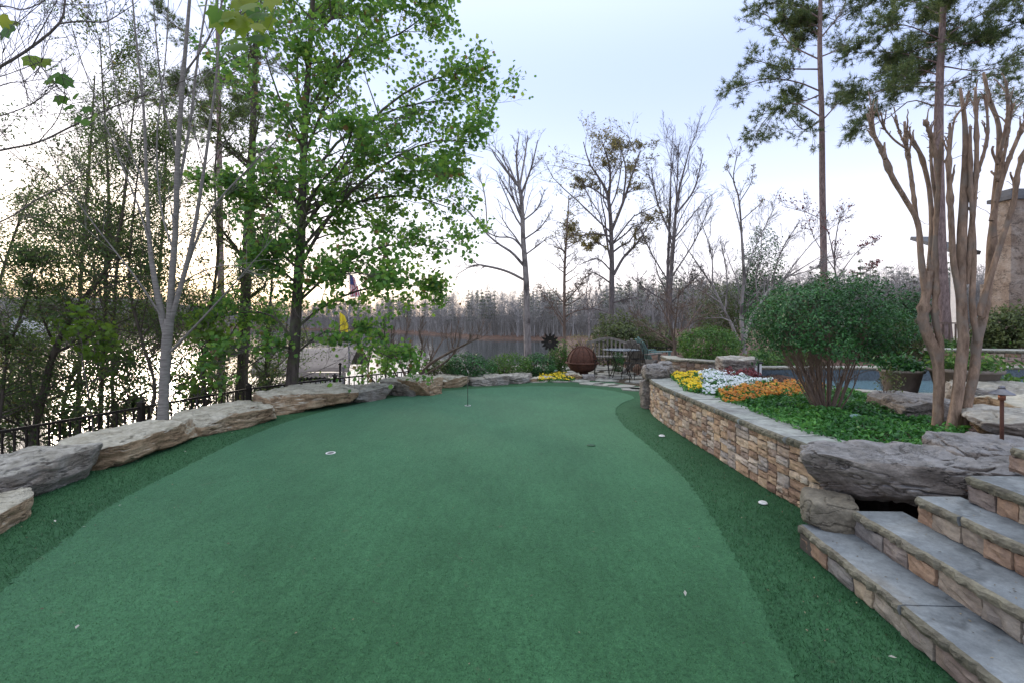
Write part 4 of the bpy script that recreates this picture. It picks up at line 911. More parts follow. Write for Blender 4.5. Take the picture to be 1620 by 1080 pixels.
TH = [
 ('leaning dark tree at the far left of the thicket, thick stem bending right', [(40,760,24),(62,650,20),(85,560,18),(120,490,15),(165,430,11),(190,360,7),(205,250,4)], 8.6, 31),
 ('slim dark tree with a straight stem in the middle of the thicket', [(158,740,13),(160,620,12),(166,500,11),(168,400,10),(172,310,8),(165,180,5),(158,60,3)], 9.5, 32),
 ('slim dark tree touching the straight-stemmed one on its right', [(186,740,12),(178,620,10),(180,500,9),(188,390,8),(202,260,6),(215,140,3)], 10.4, 33),
 ('twisted small tree just left of the grey-barked tree', [(215,720,12),(245,620,10),(225,540,8),(205,450,7),(212,330,5),(225,220,3)], 8.8, 34),
 ('bushy tree between the grey-barked tree and the tall mossy one', [(332,700,12),(322,600,10),(332,500,9),(345,400,7),(340,280,5),(350,160,3)], 9.8, 35),
 ('low spreading tree at the left edge of the view', [(-20,760,14),(0,650,12),(12,560,9),(40,480,6),(60,400,4)], 7.9, 36),
 ('crooked tree whose stem leans out toward the lake at left', [(110,740,14),(100,640,11),(130,560,8),(150,470,6),(140,360,4),(110,260,2.5)], 12.5, 37),
 ('tall thin tree at the back of the thicket between the two young limes', [(268,740,11),(262,600,10),(250,480,9),(258,350,7),(262,220,5),(250,90,3)], 13, 38),
 ('tall dark tree at the back of the thicket reaching up behind the grey branches', [(118,740,12),(125,600,10),(128,440,9),(140,280,7),(150,120,4)], 13.5, 39),
 ('dense small tree low beside the mossy trunk', [(415,700,10),(418,620,9),(425,520,7),(432,420,5),(440,330,3)], 12.5, 40),
 ('dense tree filling the left edge behind the low spreading one', [(-60,740,14),(-40,600,12),(-10,480,10),(20,380,7),(50,300,4)], 11.5, 45),
]
for lb, pts, d, sdv in TH:
    leafy('thicket_tree', lb, pts, d, d+.4, M['l_thick'], M['b_dark'], sdv, 38, 8, 5, .30, 5, .062, .05, T_OVAL, .09, group='thicket trees beyond the fence')
leafy('young_maple', 'young lime green maple sapling in the thicket left of the grey tree', [(150,700,5),(140,620,4),(130,560,3),(150,530,2)], 8.2, 8.0, M['l_lime'], M['b_thin'], 41, 9, 4, 3, .42, 4, .10, .3, T_MAPLE, .08)
leafy('young_maple', 'young lime green maple sapling in front of the mossy trunk', [(300,700,5),(310,640,4),(320,580,3),(330,510,2)], 8.6, 8.8, M['l_lime'], M['b_thin'], 42, 9, 4, 3, .35, 4, .10, .3, T_MAPLE, .08)
leafy('young_maple', 'small green maple sapling rising through the iron fence left of the bare bush', [(612,640,4),(610,600,3),(612,560,3),(606,510,2)], 10.3, 10.1, M['l_maple'], M['b_thin'], 43, 8, 4, 3, .32, 4, .10, .25, T_MAPLE, .08)

# thicket floor: brush on the bank
def brush(name, label, n, fx_, seed, mat, size, hgt, kind='stuff'):
    rng = np.random.default_rng(seed); P = fx_(rng, n); z = height(P[:,0],P[:,1]); B = np.c_[P,z]; D = rng.normal(0,.45,(n,3)); D[:,2] = 1; L = hgt*rng.uniform(.4,1.3,(n,1)); s = np.linspace(0,1,3)[None,:,None]
    C = B[:,None]+D[:,None]*L[:,None]*s; m = MB(); m.tubes(C, np.array([.008,.005,.002])[None]*np.ones((n,1)), 3, 1); e = ends(C, rng, 9, .14, (.25,1)); m.leaves(e, size, T_OVAL, rng, 0, None, .9)
    o = m.obj(name, [mat, M['b_dark']], smooth=False, kind=kind); o['label'] = label
def bankpts(rng, n):
    y = rng.uniform(2.5,16,n); px = rng.uniform(-80,470,n); d = y+rng.uniform(0,1,n)
    off = rng.uniform(2.8,9.5,n)**1.0; x = np.interp(y, EDGE[:,1], EDGE[:,0])-off; return np.stack([x,y],1)
brush('undergrowth', 'dark leafy undergrowth on the bank below the iron fence', 4200, bankpts, 51, M['l_thick'], .075, 1.25)

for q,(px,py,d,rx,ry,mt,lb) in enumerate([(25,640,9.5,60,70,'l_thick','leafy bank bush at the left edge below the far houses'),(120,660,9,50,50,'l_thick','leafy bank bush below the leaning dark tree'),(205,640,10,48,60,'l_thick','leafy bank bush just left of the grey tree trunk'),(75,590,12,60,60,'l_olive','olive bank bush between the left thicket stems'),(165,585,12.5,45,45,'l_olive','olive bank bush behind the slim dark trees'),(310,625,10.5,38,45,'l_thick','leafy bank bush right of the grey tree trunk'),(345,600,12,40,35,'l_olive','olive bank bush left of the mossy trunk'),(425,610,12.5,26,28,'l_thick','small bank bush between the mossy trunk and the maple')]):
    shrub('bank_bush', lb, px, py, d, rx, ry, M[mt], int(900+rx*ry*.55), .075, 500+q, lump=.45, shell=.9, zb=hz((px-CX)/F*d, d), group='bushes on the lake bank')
# pines
def pine(label, trunk, d, limbs, seed, extra=10, lf=.16, t0=.45, ln=.19, dens=1.0, n2=13, n3=6):
    rng = np.random.default_rng(seed); tr, rt = limb(trunk, d, d, 24, ws=.76); t = tree('pine_tree', label, 'tree', tr[0]); m = MB(); m.tubes(tr[None], rt[None], 12)
    ls = [limb([(a[0],a[1],w_) for a, w_ in zip(p, np.linspace(4.5,1.4,len(p)))], d, d+rng.uniform(-2.2,2.2), 9) for p in limbs]; P, R = stack(ls); m.tubes(P, R, 6)
    P0, R0 = kids(tr[None], rt[None], extra, rng, (t0,1), lf, (60,95), .05, .1, 9, .22, .01, flat=.4); P = np.concatenate([P,P0]); R = np.concatenate([R,R0]); m.tubes(P0, R0, 5); m.obj('trunk', M['b_pine'], t)
    c2, r2 = kids(P, R, n2, rng, (.25,1), .42, (20,65), .15, .12, 6, .55, .006, flat=.5); c3, r3 = kids(c2, r2, n3, rng, (.2,1), .6, (25,65), .1, .1, 4, .6, .004, lmin=.3)
    m = MB(); m.tubes(c2, r2, 4, 1); m.tubes(c3, r3, 3, 1)
    for c in (c2, c3):
        e = ends(c, rng, 4 if c is c3 else 5, .02, (.4,1)); per = 4 if c is c3 else 5; Dv = np.repeat(c[:,-1]-c[:,-2], per, 0); Dv /= np.linalg.norm(Dv,axis=1,keepdims=True)
        needles(m, e, Dv, ln, 8, rng, 0, .016, .9)
    m.obj('crown', [M['l_pine'], M['b_thin']], t, smooth=False)
pine('tall slender pine with a long bare trunk behind the round shrub', [(1305,520,17),(1303,400,15),(1301,300,14),(1300,180,12),(1297,90,11),(1298,0,9),(1300,-120,6),(1302,-220,3)], 17.5,
  [[(1298,145),(1260,130),(1210,125),(1158,142)],[(1297,95),(1250,70),(1220,30),(1196,18)],[(1298,185),(1255,163),(1212,188),(1190,228)],[(1300,192),(1320,170),(1335,150)],[(1297,110),(1240,108),(1186,92)],
   [(1298,60),(1270,30),(1250,-10)],[(1299,60),(1330,20),(1345,-20)],[(1299,90),(1340,74),(1372,60)],[(1300,190),(1270,205),(1240,170)],[(1298,150),(1270,160),(1245,150)],[(1298,30),(1262,10),(1215,5)]], 61, 18, .12, .64)
pine('big pine with a thick trunk and broad crown behind the crape myrtles', [(1500,560,27),(1490,430,26),(1486,300,24),(1485,200,22),(1487,120,18),(1491,40,15),(1496,-80,12),(1500,-220,6)], 15.0,
  [[(1478,168),(1440,160),(1400,190),(1345,210)],[(1480,138),(1420,138),(1370,150),(1338,145)],[(1485,100),(1420,84),(1350,84)],[(1487,62),(1430,40),(1375,46)],[(1490,105),(1550,112),(1625,98)],[(1488,140),(1540,120),(1600,118)],
   [(1490,62),(1540,30),(1600,0)],[(1490,25),(1440,2),(1365,6)],[(1486,165),(1525,168),(1570,148),(1615,160)],[(1490,60),(1520,70),(1580,60)],[(1487,120),(1450,110),(1400,112)],[(1490,10),(1550,-20),(1640,10)],[(1486,130),(1450,130),(1425,118)]], 62, 25, .18, .60)
pine('dark pine far behind the thicket at upper left', [(352,700,16),(350,500,15),(348,300,12),(345,120,9),(342,-60,6)], 21, [[(348,300),(300,290),(250,310)],[(348,250),(400,240),(440,260)],[(347,180),(290,150),(230,160)],[(347,130),(400,100),(450,110)],[(345,90),(290,50),(250,20)],[(345,60),(380,20),(430,0)],[(347,210),(300,200),(270,230)]], 63, 14, .14, .5)

# leafless and thinly leaved trees in the middle distance
def bare(name, label, limbs, d, seed, bark, n1=7, n2=5, n3=3, lf=(.35,.5,.55), ang=(20,50), up=.25, leafm=None, lsz=.12, lper=2, group=None, k=8, rmin=.004, lz=-1e9, dj=1.2, n4=0):
    rng = np.random.default_rng(seed); ls = [limb(p, d if q == 0 else d, d+(0 if q == 0 else rng.uniform(-dj,dj)), 14, knob=.03, seed=seed+q) for q, p in enumerate(limbs)]
    t = tree(name, label, 'tree', ls[0][0][0], group); P, R = stack(ls); m = MB(); m.tubes(P, R, k); m.obj('trunk', bark, t)
    c1, r1 = kids(P, R, n1, rng, (.3,1), lf[0], ang, up, .13, 7, .45, rmin*1.5); c2, r2 = kids(c1, r1, n2, rng, (.2,1), lf[1], ang, up*.7, .13, 5, .6, rmin); c3, r3 = kids(c2, r2, n3, rng, (.2,1), lf[2], ang, up*.4, .12, 4, .65, rmin*.75)
    m = MB(); m.tubes(c1, r1, 4, 1); m.tubes(c2, r2, 3, 1); m.tubes(c3, r3, 3, 1)
    if n4: c4, r4 = kids(c3, r3, n4, rng, (.2,1), .5, ang, up*.4, .1, 3, .7, rmin*.6); m.tubes(c4, r4, 3, 1)
    if leafm is not None:
        e = ends(c3, rng, lper, .05, (.4,1)); e = e[e[:,2] > lz]; m.leaves(e, lsz, T_OVAL, rng, 0, None, .9)
    m.obj('crown', [leafm or bark, bark], t, smooth=False); return t
bare('bare_tree', 'pale trunked bare tree with crooked low limbs reaching left behind the dark hedge', [
  [(837,620,19),(835,553,17),(833,493,15),(832,433,13),(828,387,11),(826,333,10),(823,300,9),(813,285,7),(790,257,4),(779,240,2)],[(829,443,6),(803,430,6),(773,422,5),(750,420,3),(722,435,1.5)],[(828,420,7),(810,400,6),(790,387,5),(767,367,4),(740,333,3),(708,310,1.5)],
  [(827,392,5),(810,377,4),(787,375,3),(770,368,2)],[(771,367,3),(767,310,2.5),(757,275,1.5)],[(821,295,6),(817,250,4),(821,215,2)],[(824,310,6),(840,267,4),(851,222,2)],[(827,350,4),(850,330,3),(862,300,1.5)],[(828,380,4),(855,360,3),(872,335,1.5)],[(829,405,4),(852,388,3),(868,375,1.5)],[(826,340,5),(808,310,3.5),(790,280,2)],[(822,296,5),(830,250,4),(835,215,2)]],
  19, 71, M['b_pale'], 10, 5, 4, (.36,.5,.55), rmin=.004)
bare('slim_tree', 'slim straight brown trunk with fine drooping twigs beside the pale bare tree', [[(893,620,7),(893,543,7),(893,433,6),(897,367,4),(900,310,2)],[(893,520,3),(870,480,2),(850,450,1)],[(893,480,3),(915,455,2),(930,430,1)]], 16, 72, M['b_brown'], 46, 5, 3, (.2,.45,.5), (50,85), .2, M['l_brown'], .07, 1, lz=3.6)
bare('leafy_oak', 'tall oak with sparse bronze leaves in its crown in the centre distance', [
  [(967,600,15),(967,517,14),(968,433,12),(967,367,10),(963,317,8),(953,290,6),(933,260,4),(923,225,2)],[(971,435,7),(987,407,6),(1010,382,4),(1030,350,2)],[(968,365,7),(987,317,6),(1000,277,4),(1014,238,2)],[(965,374,5),(940,370,4),(913,373,3),(898,360,1.5)],[(967,497,4),(947,490,3),(927,487,1.5)],
  [(963,320,6),(965,270,5),(952,222,2)],[(968,450,4),(950,437,3),(935,430,1.5)],[(968,400,4),(945,385,3),(925,390,1.5)],[(968,480,4),(985,475,3),(1010,470,1.5)],[(963,318,5),(940,300,4),(915,290,2)],[(985,322,5),(990,270,4),(980,228,2)],[(968,430,4),(945,410,3),(915,420,1.5)]],
  21, 73, M['b_mid'], 14, 7, 5, (.42,.6,.6), (25,65), .12, leafm=M['l_brown'], lsz=.10, lper=2, rmin=.004, lz=4.4)
bare('bare_tree', 'bare twin-stemmed tree with a fan of fine upright twigs right of the oak', [
  [(1063,600,14),(1062,560,13),(1060,467,11),(1067,367,8),(1071,317,6),(1082,270,4),(1092,232,2)],[(1053,600,8),(1054,540,8),(1056,440,7),(1060,340,5),(1062,235,2)],[(1064,380,5),(1040,320,4),(1030,265,2)],[(1069,340,5),(1098,300,4),(1112,245,2)],[(1062,440,4),(1100,380,3),(1125,320,1.5)],[(1060,450,4),(1030,400,3),(1008,350,1.5)],[(1070,320,4),(1072,270,3),(1074,228,2)],[(1061,480,4),(1090,450,3),(1110,430,1.5)],[(1060,480,4),(1025,460,3),(1000,440,1.5)]],
  20, 74, M['b_mid'], 15, 7, 5, (.36,.5,.55), (12,50), .3, rmin=.004, n4=0)
bare('slim_tree', 'thin tall sapling with a few pale leaves rising above the white-limbed tree', [[(1180,540,8),(1176,433,6),(1172,350,5),(1168,310,4),(1160,283,3),(1167,240,1.5)],[(1172,350,2.5),(1195,330,2),(1205,320,1)],[(1170,320,2.5),(1188,290,2),(1192,265,1)],[(1163,290,2.5),(1150,265,1.5),(1155,245,1)]], 20, 75, M['b_mid'], 8, 4, 3, (.2,.4,.5), leafm=M['l_brown'], lsz=.07, lper=1, rmin=.004)
bare('bare_tree', 'spreading white-limbed bare tree in front of dark evergreens', [
  [(1178,560,12),(1174,520,11),(1173,490,9),(1177,433,6),(1173,370,4),(1160,320,2)],[(1176,548,10),(1186,510,9),(1200,485,8),(1220,455,6),(1247,438,4),(1300,405,1.5)],[(1172,552,9),(1160,520,8),(1147,493,6),(1127,453,5),(1100,413,3),(1075,375,1.5)],
  [(1158,510,3),(1140,503,3),(1110,505,2.5),(1085,510,1)],[(1200,485,4),(1196,440,3),(1205,390,2),(1200,340,1)],[(1220,455,4),(1235,400,3),(1265,350,1.5)],[(1127,453,4),(1125,400,3),(1105,340,1.5)],[(1147,493,4),(1150,440,3),(1140,380,1.5)],[(1177,433,4),(1200,380,3),(1225,330,1.5)],[(1247,438,3),(1290,425,2),(1345,400,1)],[(1140,480,4),(1110,460,3),(1070,440,1.5)],[(1240,440,3),(1290,380,2),(1340,345,1)]],
  12.5, 76, M['b_pale'], 11, 6, 4, (.38,.5,.55), (15,50), .2, M['l_red'], .035, 1, rmin=.003, lz=4.6)
bare('small_maple', 'small bare brown maple with a dense dome of fine twigs behind the rock post', [
  [(1069,600,8),(1068,560,8),(1066,540,6),(1058,510,4),(1040,475,2)],[(1067,545,5),(1085,520,4),(1105,490,2),(1125,465,1)],[(1067,545,5),(1045,530,4),(1020,515,2),(1000,500,1)],[(1066,535,4),(1070,500,3),(1075,455,1.5)],[(1067,540,4),(1090,535,3),(1130,520,1)]], 11, 77, M['b_brown'], 12, 7, 5, (.5,.5,.5), (25,65), .12, rmin=.0035)
bare('bare_tree', 'spindly bare tree with reddish buds between the pine trunk and the round shrub', [[(1335,540,7),(1330,470,6),(1320,420,4),(1325,360,2.5),(1335,340,1)],[(1325,440,3),(1355,400,2),(1385,380,1)],[(1322,430,3),(1290,380,2),(1270,330,1)],[(1328,470,3),(1360,440,2),(1388,412,1)],[(1322,420,3),(1300,350,2),(1235,325,1)]], 13, 78, M['b_mid'], 9, 4, 3, (.35,.45,.5), leafm=M['l_red'], lsz=.07, lper=1, rmin=.003)
for q,(px,top,d,sdv) in enumerate([(930,440,60,1),(1010,425,55,2),(1090,420,48,3),(1140,440,52,4),(1420,440,40,5),(1465,455,42,6)]):
    LB = ['grey bare tree low in the distance left of the oak trunk','grey bare tree low in the distance between the oak and the twin-stemmed tree','grey bare tree in the distance just right of the twin-stemmed tree','grey bare tree in the distance behind the white-limbed tree','faint bare tree in the distance between round shrub and crape myrtle','faint bare tree in the distance touching the left crape myrtle stem']
    bare('distant_tree', LB[q], [[(px,570,3.5),(px+2,510,3),(px-2,top+30,2),(px,top,1)],[(px,510,2),(px+12,480,1.5),(px+18,450,.8)],[(px,500,2),(px-12,470,1.5),(px-17,450,.8)]], d, 90+sdv, M['b_pale'], 9, 5, 3, (.35,.45,.5), rmin=.02, dj=3, group='bare trees on the wooded point')

# crape myrtles
CM1 = [[(1479,712,23),(1482,680,21),(1485,630,20),(1485,595,21),(1481,561,22),(1469,534,21),(1460,502,19),(1466,462,17),(1470,430,16)],[(1463,460,12),(1457,410,12),(1452,354,11),(1433,317,10),(1411,280,10),(1396,240,9),(1384,217,7),(1372,180,5)],[(1384,218,5),(1381,195,5),(1379,170,5)],
 [(1470,435,11),(1474,360,10),(1470,300,9),(1458,250,9),(1443,222,7),(1432,205,5)],[(1464,445,9),(1450,345,8),(1440,270,8),(1434,230,7),(1431,193,5)],[(1474,440,9),(1484,310,8),(1478,235,8),(1463,190,6)],
 [(1486,575,14),(1488,545,13),(1479,502,12),(1481,447,10),(1480,370,9),(1484,300,8),(1490,215,5)],[(1440,240,4),(1415,222,4),(1400,205,3),(1396,198,3)],[(1434,235,4),(1425,215,4),(1420,200,4)],[(1483,340,6),(1474,270,6),(1472,200,4)]]
CM2 = [[(1500,712,24),(1504,687,23),(1513,636,22),(1520,580,22),(1524,542,21),(1522,502,20),(1520,440,19),(1522,370,18),(1526,300,16),(1528,250,14),(1526,190,9),(1519,140,6)],[(1520,712,20),(1522,691,19),(1531,636,19),(1542,580,20),(1546,536,20),(1558,491,17),(1567,420,15),(1572,340,14),(1580,260,13),(1580,200,10),(1566,160,7),(1556,115,5)],
 [(1530,450,12),(1539,340,11),(1545,250,9),(1543,138,5)],[(1580,250,8),(1594,185,7),(1592,128,5)],[(1574,320,8),(1588,250,7),(1602,165,5)],[(1548,500,14),(1566,440,12),(1588,370,11),(1604,320,11),(1611,270,10),(1632,215,7)],[(1568,350,10),(1590,270,9),(1612,215,8),(1628,180,6)],
 [(1518,470,13),(1508,410,12),(1504,330,11),(1501,265,9),(1503,195,5)],[(1502,250,5),(1510,190,4),(1530,165,3)],[(1526,330,7),(1548,270,7),(1562,215,6),(1560,150,4)],[(1546,540,12),(1538,480,12),(1541,400,10),(1536,300,8),(1535,200,5)]]
def crape(limbs, d, seed, label):
    rng = np.random.default_rng(seed); t = tree('crape_myrtle', label, 'tree', dp(limbs[0][0][0], limbs[0][0][1], d), 'topped crape myrtles'); m = MB()
    for q, p in enumerate(limbs):
        off = 0 if q == 0 else rng.uniform(-.22,.22); P, R = limb(p, d, d+off, 40, ws=.96, knob=.03, seed=seed*50+q)
        tt = np.linspace(0,1,40)
        if q:
            for t0 in rng.uniform(.55,.97,3): R = R*(1+rng.uniform(.2,.5)*np.exp(-((tt-t0)/.022)**2))
        bur = rng.uniform(0,1,40) < (.10 if q else .02); R = R*np.where(bur & (np.arange(40) > 12), rng.uniform(1.15,1.6,40), 1); m.tubes(P[None], R[None], 12)
        n0 = m.n-12; m.f.append(np.array([[n0+j for j in range(12)]])); m.m.append(np.array([0]))
    m.obj('trunk', M['b_crape'], t)
    ls = [limb(p, d, d, 20) for p in limbs[1:]]; P, R = stack(ls); c1, r1 = kids(P, R, 4, rng, (.62,.97), .08, (14,38), .55, .1, 7, .75, .006, lmin=.16); r1 = r1[:, :1]*(1-.35*np.linspace(0,1,7))[None]*(1+.12*rng.normal(size=r1.shape)); m = MB()
    for cc, rr_ in zip(c1, r1): m.tube(cc, rr_, 8)
    c1, r1 = kids(P, R, 7, rng, (.4,1), .02, (40,80), .3, .1, 4, .5, .005, lmin=.03); m.tubes(c1, r1*.8, 6)
    c2, r2 = kids(P, R, 2, rng, (.6,1), .12, (40,80), .1, .15, 6, .2, .0025); m.tubes(c2, r2, 4); m.obj('crown', M['b_crape'], t)
crape(CM1, 4.35, 5, 'left crape myrtle, one tan trunk splitting into topped upright limbs')
crape(CM2, 4.2, 6, 'right crape myrtle, two tan trunks joined at the base with many topped limbs')

# maple overhanging from the left, outside the frame at its foot
def overhang():
    rng = np.random.default_rng(3)
    t = tree('overhanging_tree', 'thin dark limbs with a few young maple leaves hanging in at the upper left', 'tree', (-5.6,3.2,-.9)); m = MB()
    tr = np.array([(-5.6,3.2,-.9),(-5.5,3.2,1.0),(-5.3,3.1,2.6),(-5.1,3.0,4.5),(-4.9,3.0,7.0)]); m.tubes(catmull(tr,16)[None], np.linspace(.14,.06,16)[None], 10)
    SP = [([(-240,190,12),(-60,135,9),(0,106,7),(50,75,6),(95,36,5),(103,0,4),(110,-50,3)],3.3),([(92,38,4),(130,34,3.5),(165,35,3),(190,22,2),(215,5,1.5)],3.4),([(-240,300,10),(-60,255,7),(0,238,5.5),(60,226,5),(120,197,4),(190,165,3),(300,125,2),(440,60,1)],3.9),([(-240,420,8),(-80,370,6),(0,352,4),(60,315,3.5),(110,290,3),(200,230,1.5)],4.2),
      ([(-240,220,6),(-40,190,4),(0,184,3),(50,165,2.5),(90,135,1.5)],3.0),([(-240,150,6),(-30,20,4),(40,15,3),(90,-10,2)],3.2),([(-240,200,5),(-40,130,3),(0,122,2),(60,100,2),(75,95,1)],2.9),([(50,75,3),(75,30,2),(90,0,1.5),(98,-30,1)],3.0),([(0,30,2),(20,40,2),(60,10,1.5),(80,-10,1)],3.1),([(-240,260,5),(-20,145,3),(40,130,2),(72,125,1)],2.8),
      ([(60,226,2.5),(90,190,2),(105,150,1.5),(112,160,1)],2.9)]
    for p, d in SP:
        pts = [(a,b,c) for a,b,c in p]; P, R = limb(pts, 3.9 if d>3.5 else 3.2, d, 16, ws=.95); m.tubes(P[None], R[None], 6)
    top = catmull([(-5.1,3.0,4.4),(-3.5,2.8,4.0),(-2.2,2.6,3.75),tuple(dp(330,-30,2.6))], 14); m.tubes(top[None], np.linspace(.014,.004,14)[None], 5)
    m.obj('trunk', M['b_thin'], t)
    ls = [limb(p, 3.5, d, 14) for p, d in SP]; P, R = stack(ls); c1, r1 = kids(P, R, 9, rng, (.2,1), .35, (15,55), .1, .1, 7, .4, .002, bend=.1); c2, r2 = kids(c1, r1, 4, rng, (.2,1), .5, (20,55), .05, .1, 5, .6, .0014)
    m = MB(); m.tubes(c1, r1, 3, 1); m.tubes(c2, r2, 3, 1)
    L = [(12,45,3.0,.17),(3,30,3.0,.15),(22,35,3.1,.12),(50,93,2.9,.10),(78,108,3.0,.12),(86,118,2.9,.10),(80,128,2.9,.09),(98,125,2.9,.10),(97,155,3.0,.09),(120,152,3.0,.10),(110,168,2.9,.09),(140,172,3.0,.10),(150,182,3.0,.07),(125,188,3.0,.09),(133,192,2.9,.08),(72,96,2.9,.08)]
    L += [(float(rng.normal(380,28)), float(np.clip(rng.normal(25,26),-30,72)), 2.6, .13) for _ in range(20)]+[(418,60,2.6,.12),(405,40,2.5,.13),(325,8,2.6,.13),(345,20,2.5,.12)]
    C = np.array([dp(a,b,d+rng.uniform(-.12,.12)) for a,b,d,s in L]); S = np.array([l[3] for l in L])
    for s in np.unique(S): m.leaves(C[S==s], s*1.15, T_MAPLE, rng, 0, None, .5, face=np.array([0,-1.6,.2]), droop=1.2)
    for a,b,d,s in L[-24:]:
        q = dp(a,b,d); m.tubes(np.array([q+[0,0,.0],q+[.01,.02,.06],q+[.03,.03,.12],q+[.04,.05,.2]])[None], np.array([.001,.001,.0015,.002])[None], 3, 1)
    m.obj('crown', [M['l_near'], M['b_thin']], t, smooth=False)
overhang()

# ---------------------------------------------------------------- shrubs and hedges
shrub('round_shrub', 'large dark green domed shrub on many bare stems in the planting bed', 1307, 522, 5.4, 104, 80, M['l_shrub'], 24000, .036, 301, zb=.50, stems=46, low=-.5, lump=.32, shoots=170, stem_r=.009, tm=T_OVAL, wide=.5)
shrub('leafy_sapling', 'small thin leafy stem in front of the large clay planter', 1408, 600, 5.6, 18, 26, M['l_olive'], 260, .035, 302, zb=.5, stems=3, stem_r=.005)
shrub('bright_shrub', 'fine-leaved bright green mounded shrub behind the flower bed', 1122, 546, 10.3, 50, 30, M['l_bright'], 9000, .05, 303, stems=10, lump=.15)
shrub('olive_shrub', 'wide olive green shrub beyond the patio under the oak', 985, 540, 16.5, 52, 42, M['l_olive'], 9000, .10, 304, lump=.3, shell=.7)
shrub('olive_shrub', 'olive green shrub to the right of the wide one behind the patio fence', 1040, 552, 17, 45, 34, M['l_olive'], 6000, .10, 305, lump=.3, shell=.7)
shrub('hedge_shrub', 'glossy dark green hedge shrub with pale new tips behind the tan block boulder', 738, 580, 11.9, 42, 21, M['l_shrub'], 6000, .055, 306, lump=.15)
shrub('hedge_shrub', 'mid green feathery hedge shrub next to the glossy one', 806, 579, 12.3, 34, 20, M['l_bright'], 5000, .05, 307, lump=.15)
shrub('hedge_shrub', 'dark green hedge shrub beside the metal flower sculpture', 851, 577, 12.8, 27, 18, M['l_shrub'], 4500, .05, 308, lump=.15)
shrub('hedge_shrub', 'loose light green shrub behind the boulders under the bare bush', 690, 585, 11.7, 26, 18, M['l_olive'], 2000, .06, 309, lump=.3)
shrub('tall_shrub', 'upright yellow green shrub between the metal flower and the fire globe', 884, 564, 13.6, 17, 25, M['l_bright'], 2800, .055, 310, lump=.3)
shrub('dry_shrub', 'pinkish dry twiggy shrub behind the fire globe', 918, 545, 14.6, 24, 18, M['l_brown'], 700, .05, 311, stems=30, lump=.3)
for q,(px,py,d,rx,ry,sd_,mt,lb) in enumerate([(1205,455,16,38,95,321,'l_shrub','dark conical evergreen behind the white-limbed tree'),(1140,500,17,50,55,322,'l_olive','broad dark evergreen behind the bright mounded shrub'),(1265,510,15,55,55,323,'l_olive','dense evergreen behind the round shrub on its left side'),(1400,535,12.5,60,35,324,'l_olive','low evergreen mass right of the round shrub above the pool'),(1440,510,14,30,52,325,'l_shrub','dark evergreen right of the round shrub and left of the crape myrtle'),(1350,545,13,70,30,326,'l_shrub','low dark shrub across the pool behind the round shrub'),(1235,572,10.6,60,16,327,'l_bright','low spreading green shrub behind the pool wall'),(1500,560,11.5,30,22,328,'l_bright','light green arching shrub seen between the crape myrtle trunks'),(1600,520,10.5,42,34,329,'l_olive','fine olive shrub below the chimney at right'),(1560,545,10.8,28,18,330,'l_olive','low olive shrub left of the fine one below the chimney')]):
    shrub('evergreen' if ry > 40 else 'garden_shrub', lb, px, py, d, rx, ry, M[mt], int(5000+rx*ry*1.0), .075, sd_, lump=.3, shell=.6, zb=hz((px-CX)/F*d, d) if ry > 40 else None)

# bare branching bush by the fence
def barebush():
    rng = np.random.default_rng(44); d = 11.2; B = dp(650,606,d); t = thing('bare_bush', 'leafless bush with upturned dark reddish twigs behind the boulders by the fence', 'bush', B); m = MB()
    SP = [[(655,606,8),(675,580,7),(700,563,6),(735,545,4),(757,535,2)],[(650,606,7),(663,570,6),(668,545,4),(662,520,2)],[(645,606,6),(635,580,5),(622,560,3),(605,540,2)],[(652,606,6),(672,585,5),(690,555,4),(705,530,2)],[(640,606,5),(625,590,4),(618,560,3),(620,530,2)],[(648,606,5),(650,575,4),(640,545,3),(645,515,1.5)],[(600,612,4),(583,590,3.5),(586,560,3)],[(658,600,5),(700,575,4),(720,555,3),(728,530,1.5)]]
    ls = [limb(p, d, d+rng.uniform(-.8,.8), 10) for p in SP]; P, R = stack(ls); m.tubes(P, R, 6)
    c1, r1 = kids(P, R, 7, rng, (.3,1), .38, (25,60), .5, .12, 6, .6, .006, bend=.35); c2, r2 = kids(c1, r1, 5, rng, (.2,1), .5, (20,50), .5, .1, 5, .7, .004, bend=.3); m.tubes(c1, r1, 5); m.tubes(c2, r2, 4); m.obj('branches', M['b_brown'], t)
barebush()

# ---------------------------------------------------------------- bed planting
def pxpoly(L, z): return [tuple(gp(a,b,z)[:2]) for a,b in L]
def scatter(poly, n, rng):
    p = np.array(poly); lo, hi = p.min(0), p.max(0); Q = rng.uniform(lo, hi, (n*4,2)); Q = Q[inpoly(Q, poly)][:n]; return Q
def flowerbed(name, label, poly, n, petal, seed, h=.16, size=.036, group=None, leaf='l_cover'):
    rng = np.random.default_rng(seed); Q = scatter(poly, n, rng); Q = Q[vnoise(Q, 3.0, seed+40, 2)+rng.normal(0,.2,len(Q)) > -.35]; z = bedz(Q[:,0],Q[:,1]) if poly[0][0] > 2.5 else 0
    m = MB(); mound = h*(.75+.25*vnoise(Q, 2.2, seed)); C = np.c_[Q, z+mound*rng.uniform(.8,1.1,len(Q))]; m.leaves(C, size, T_PETAL, rng, 0, None, .5, face=np.array([0,-.7,.6]))
    Q2 = np.repeat(Q,4,0)+rng.normal(0,.03,(len(Q)*4,2)); zz = np.repeat(z,4) if not np.isscalar(z) else 0; C = np.c_[Q2, zz+np.repeat(mound,4)*rng.uniform(.1,.92,len(Q2))]; m.leaves(C, .055, T_OVAL, rng, 1, None, .9)
    o = m.obj(name, [M[petal], M[leaf]], smooth=False, kind='stuff'); o['label'] = label
BZ = .60
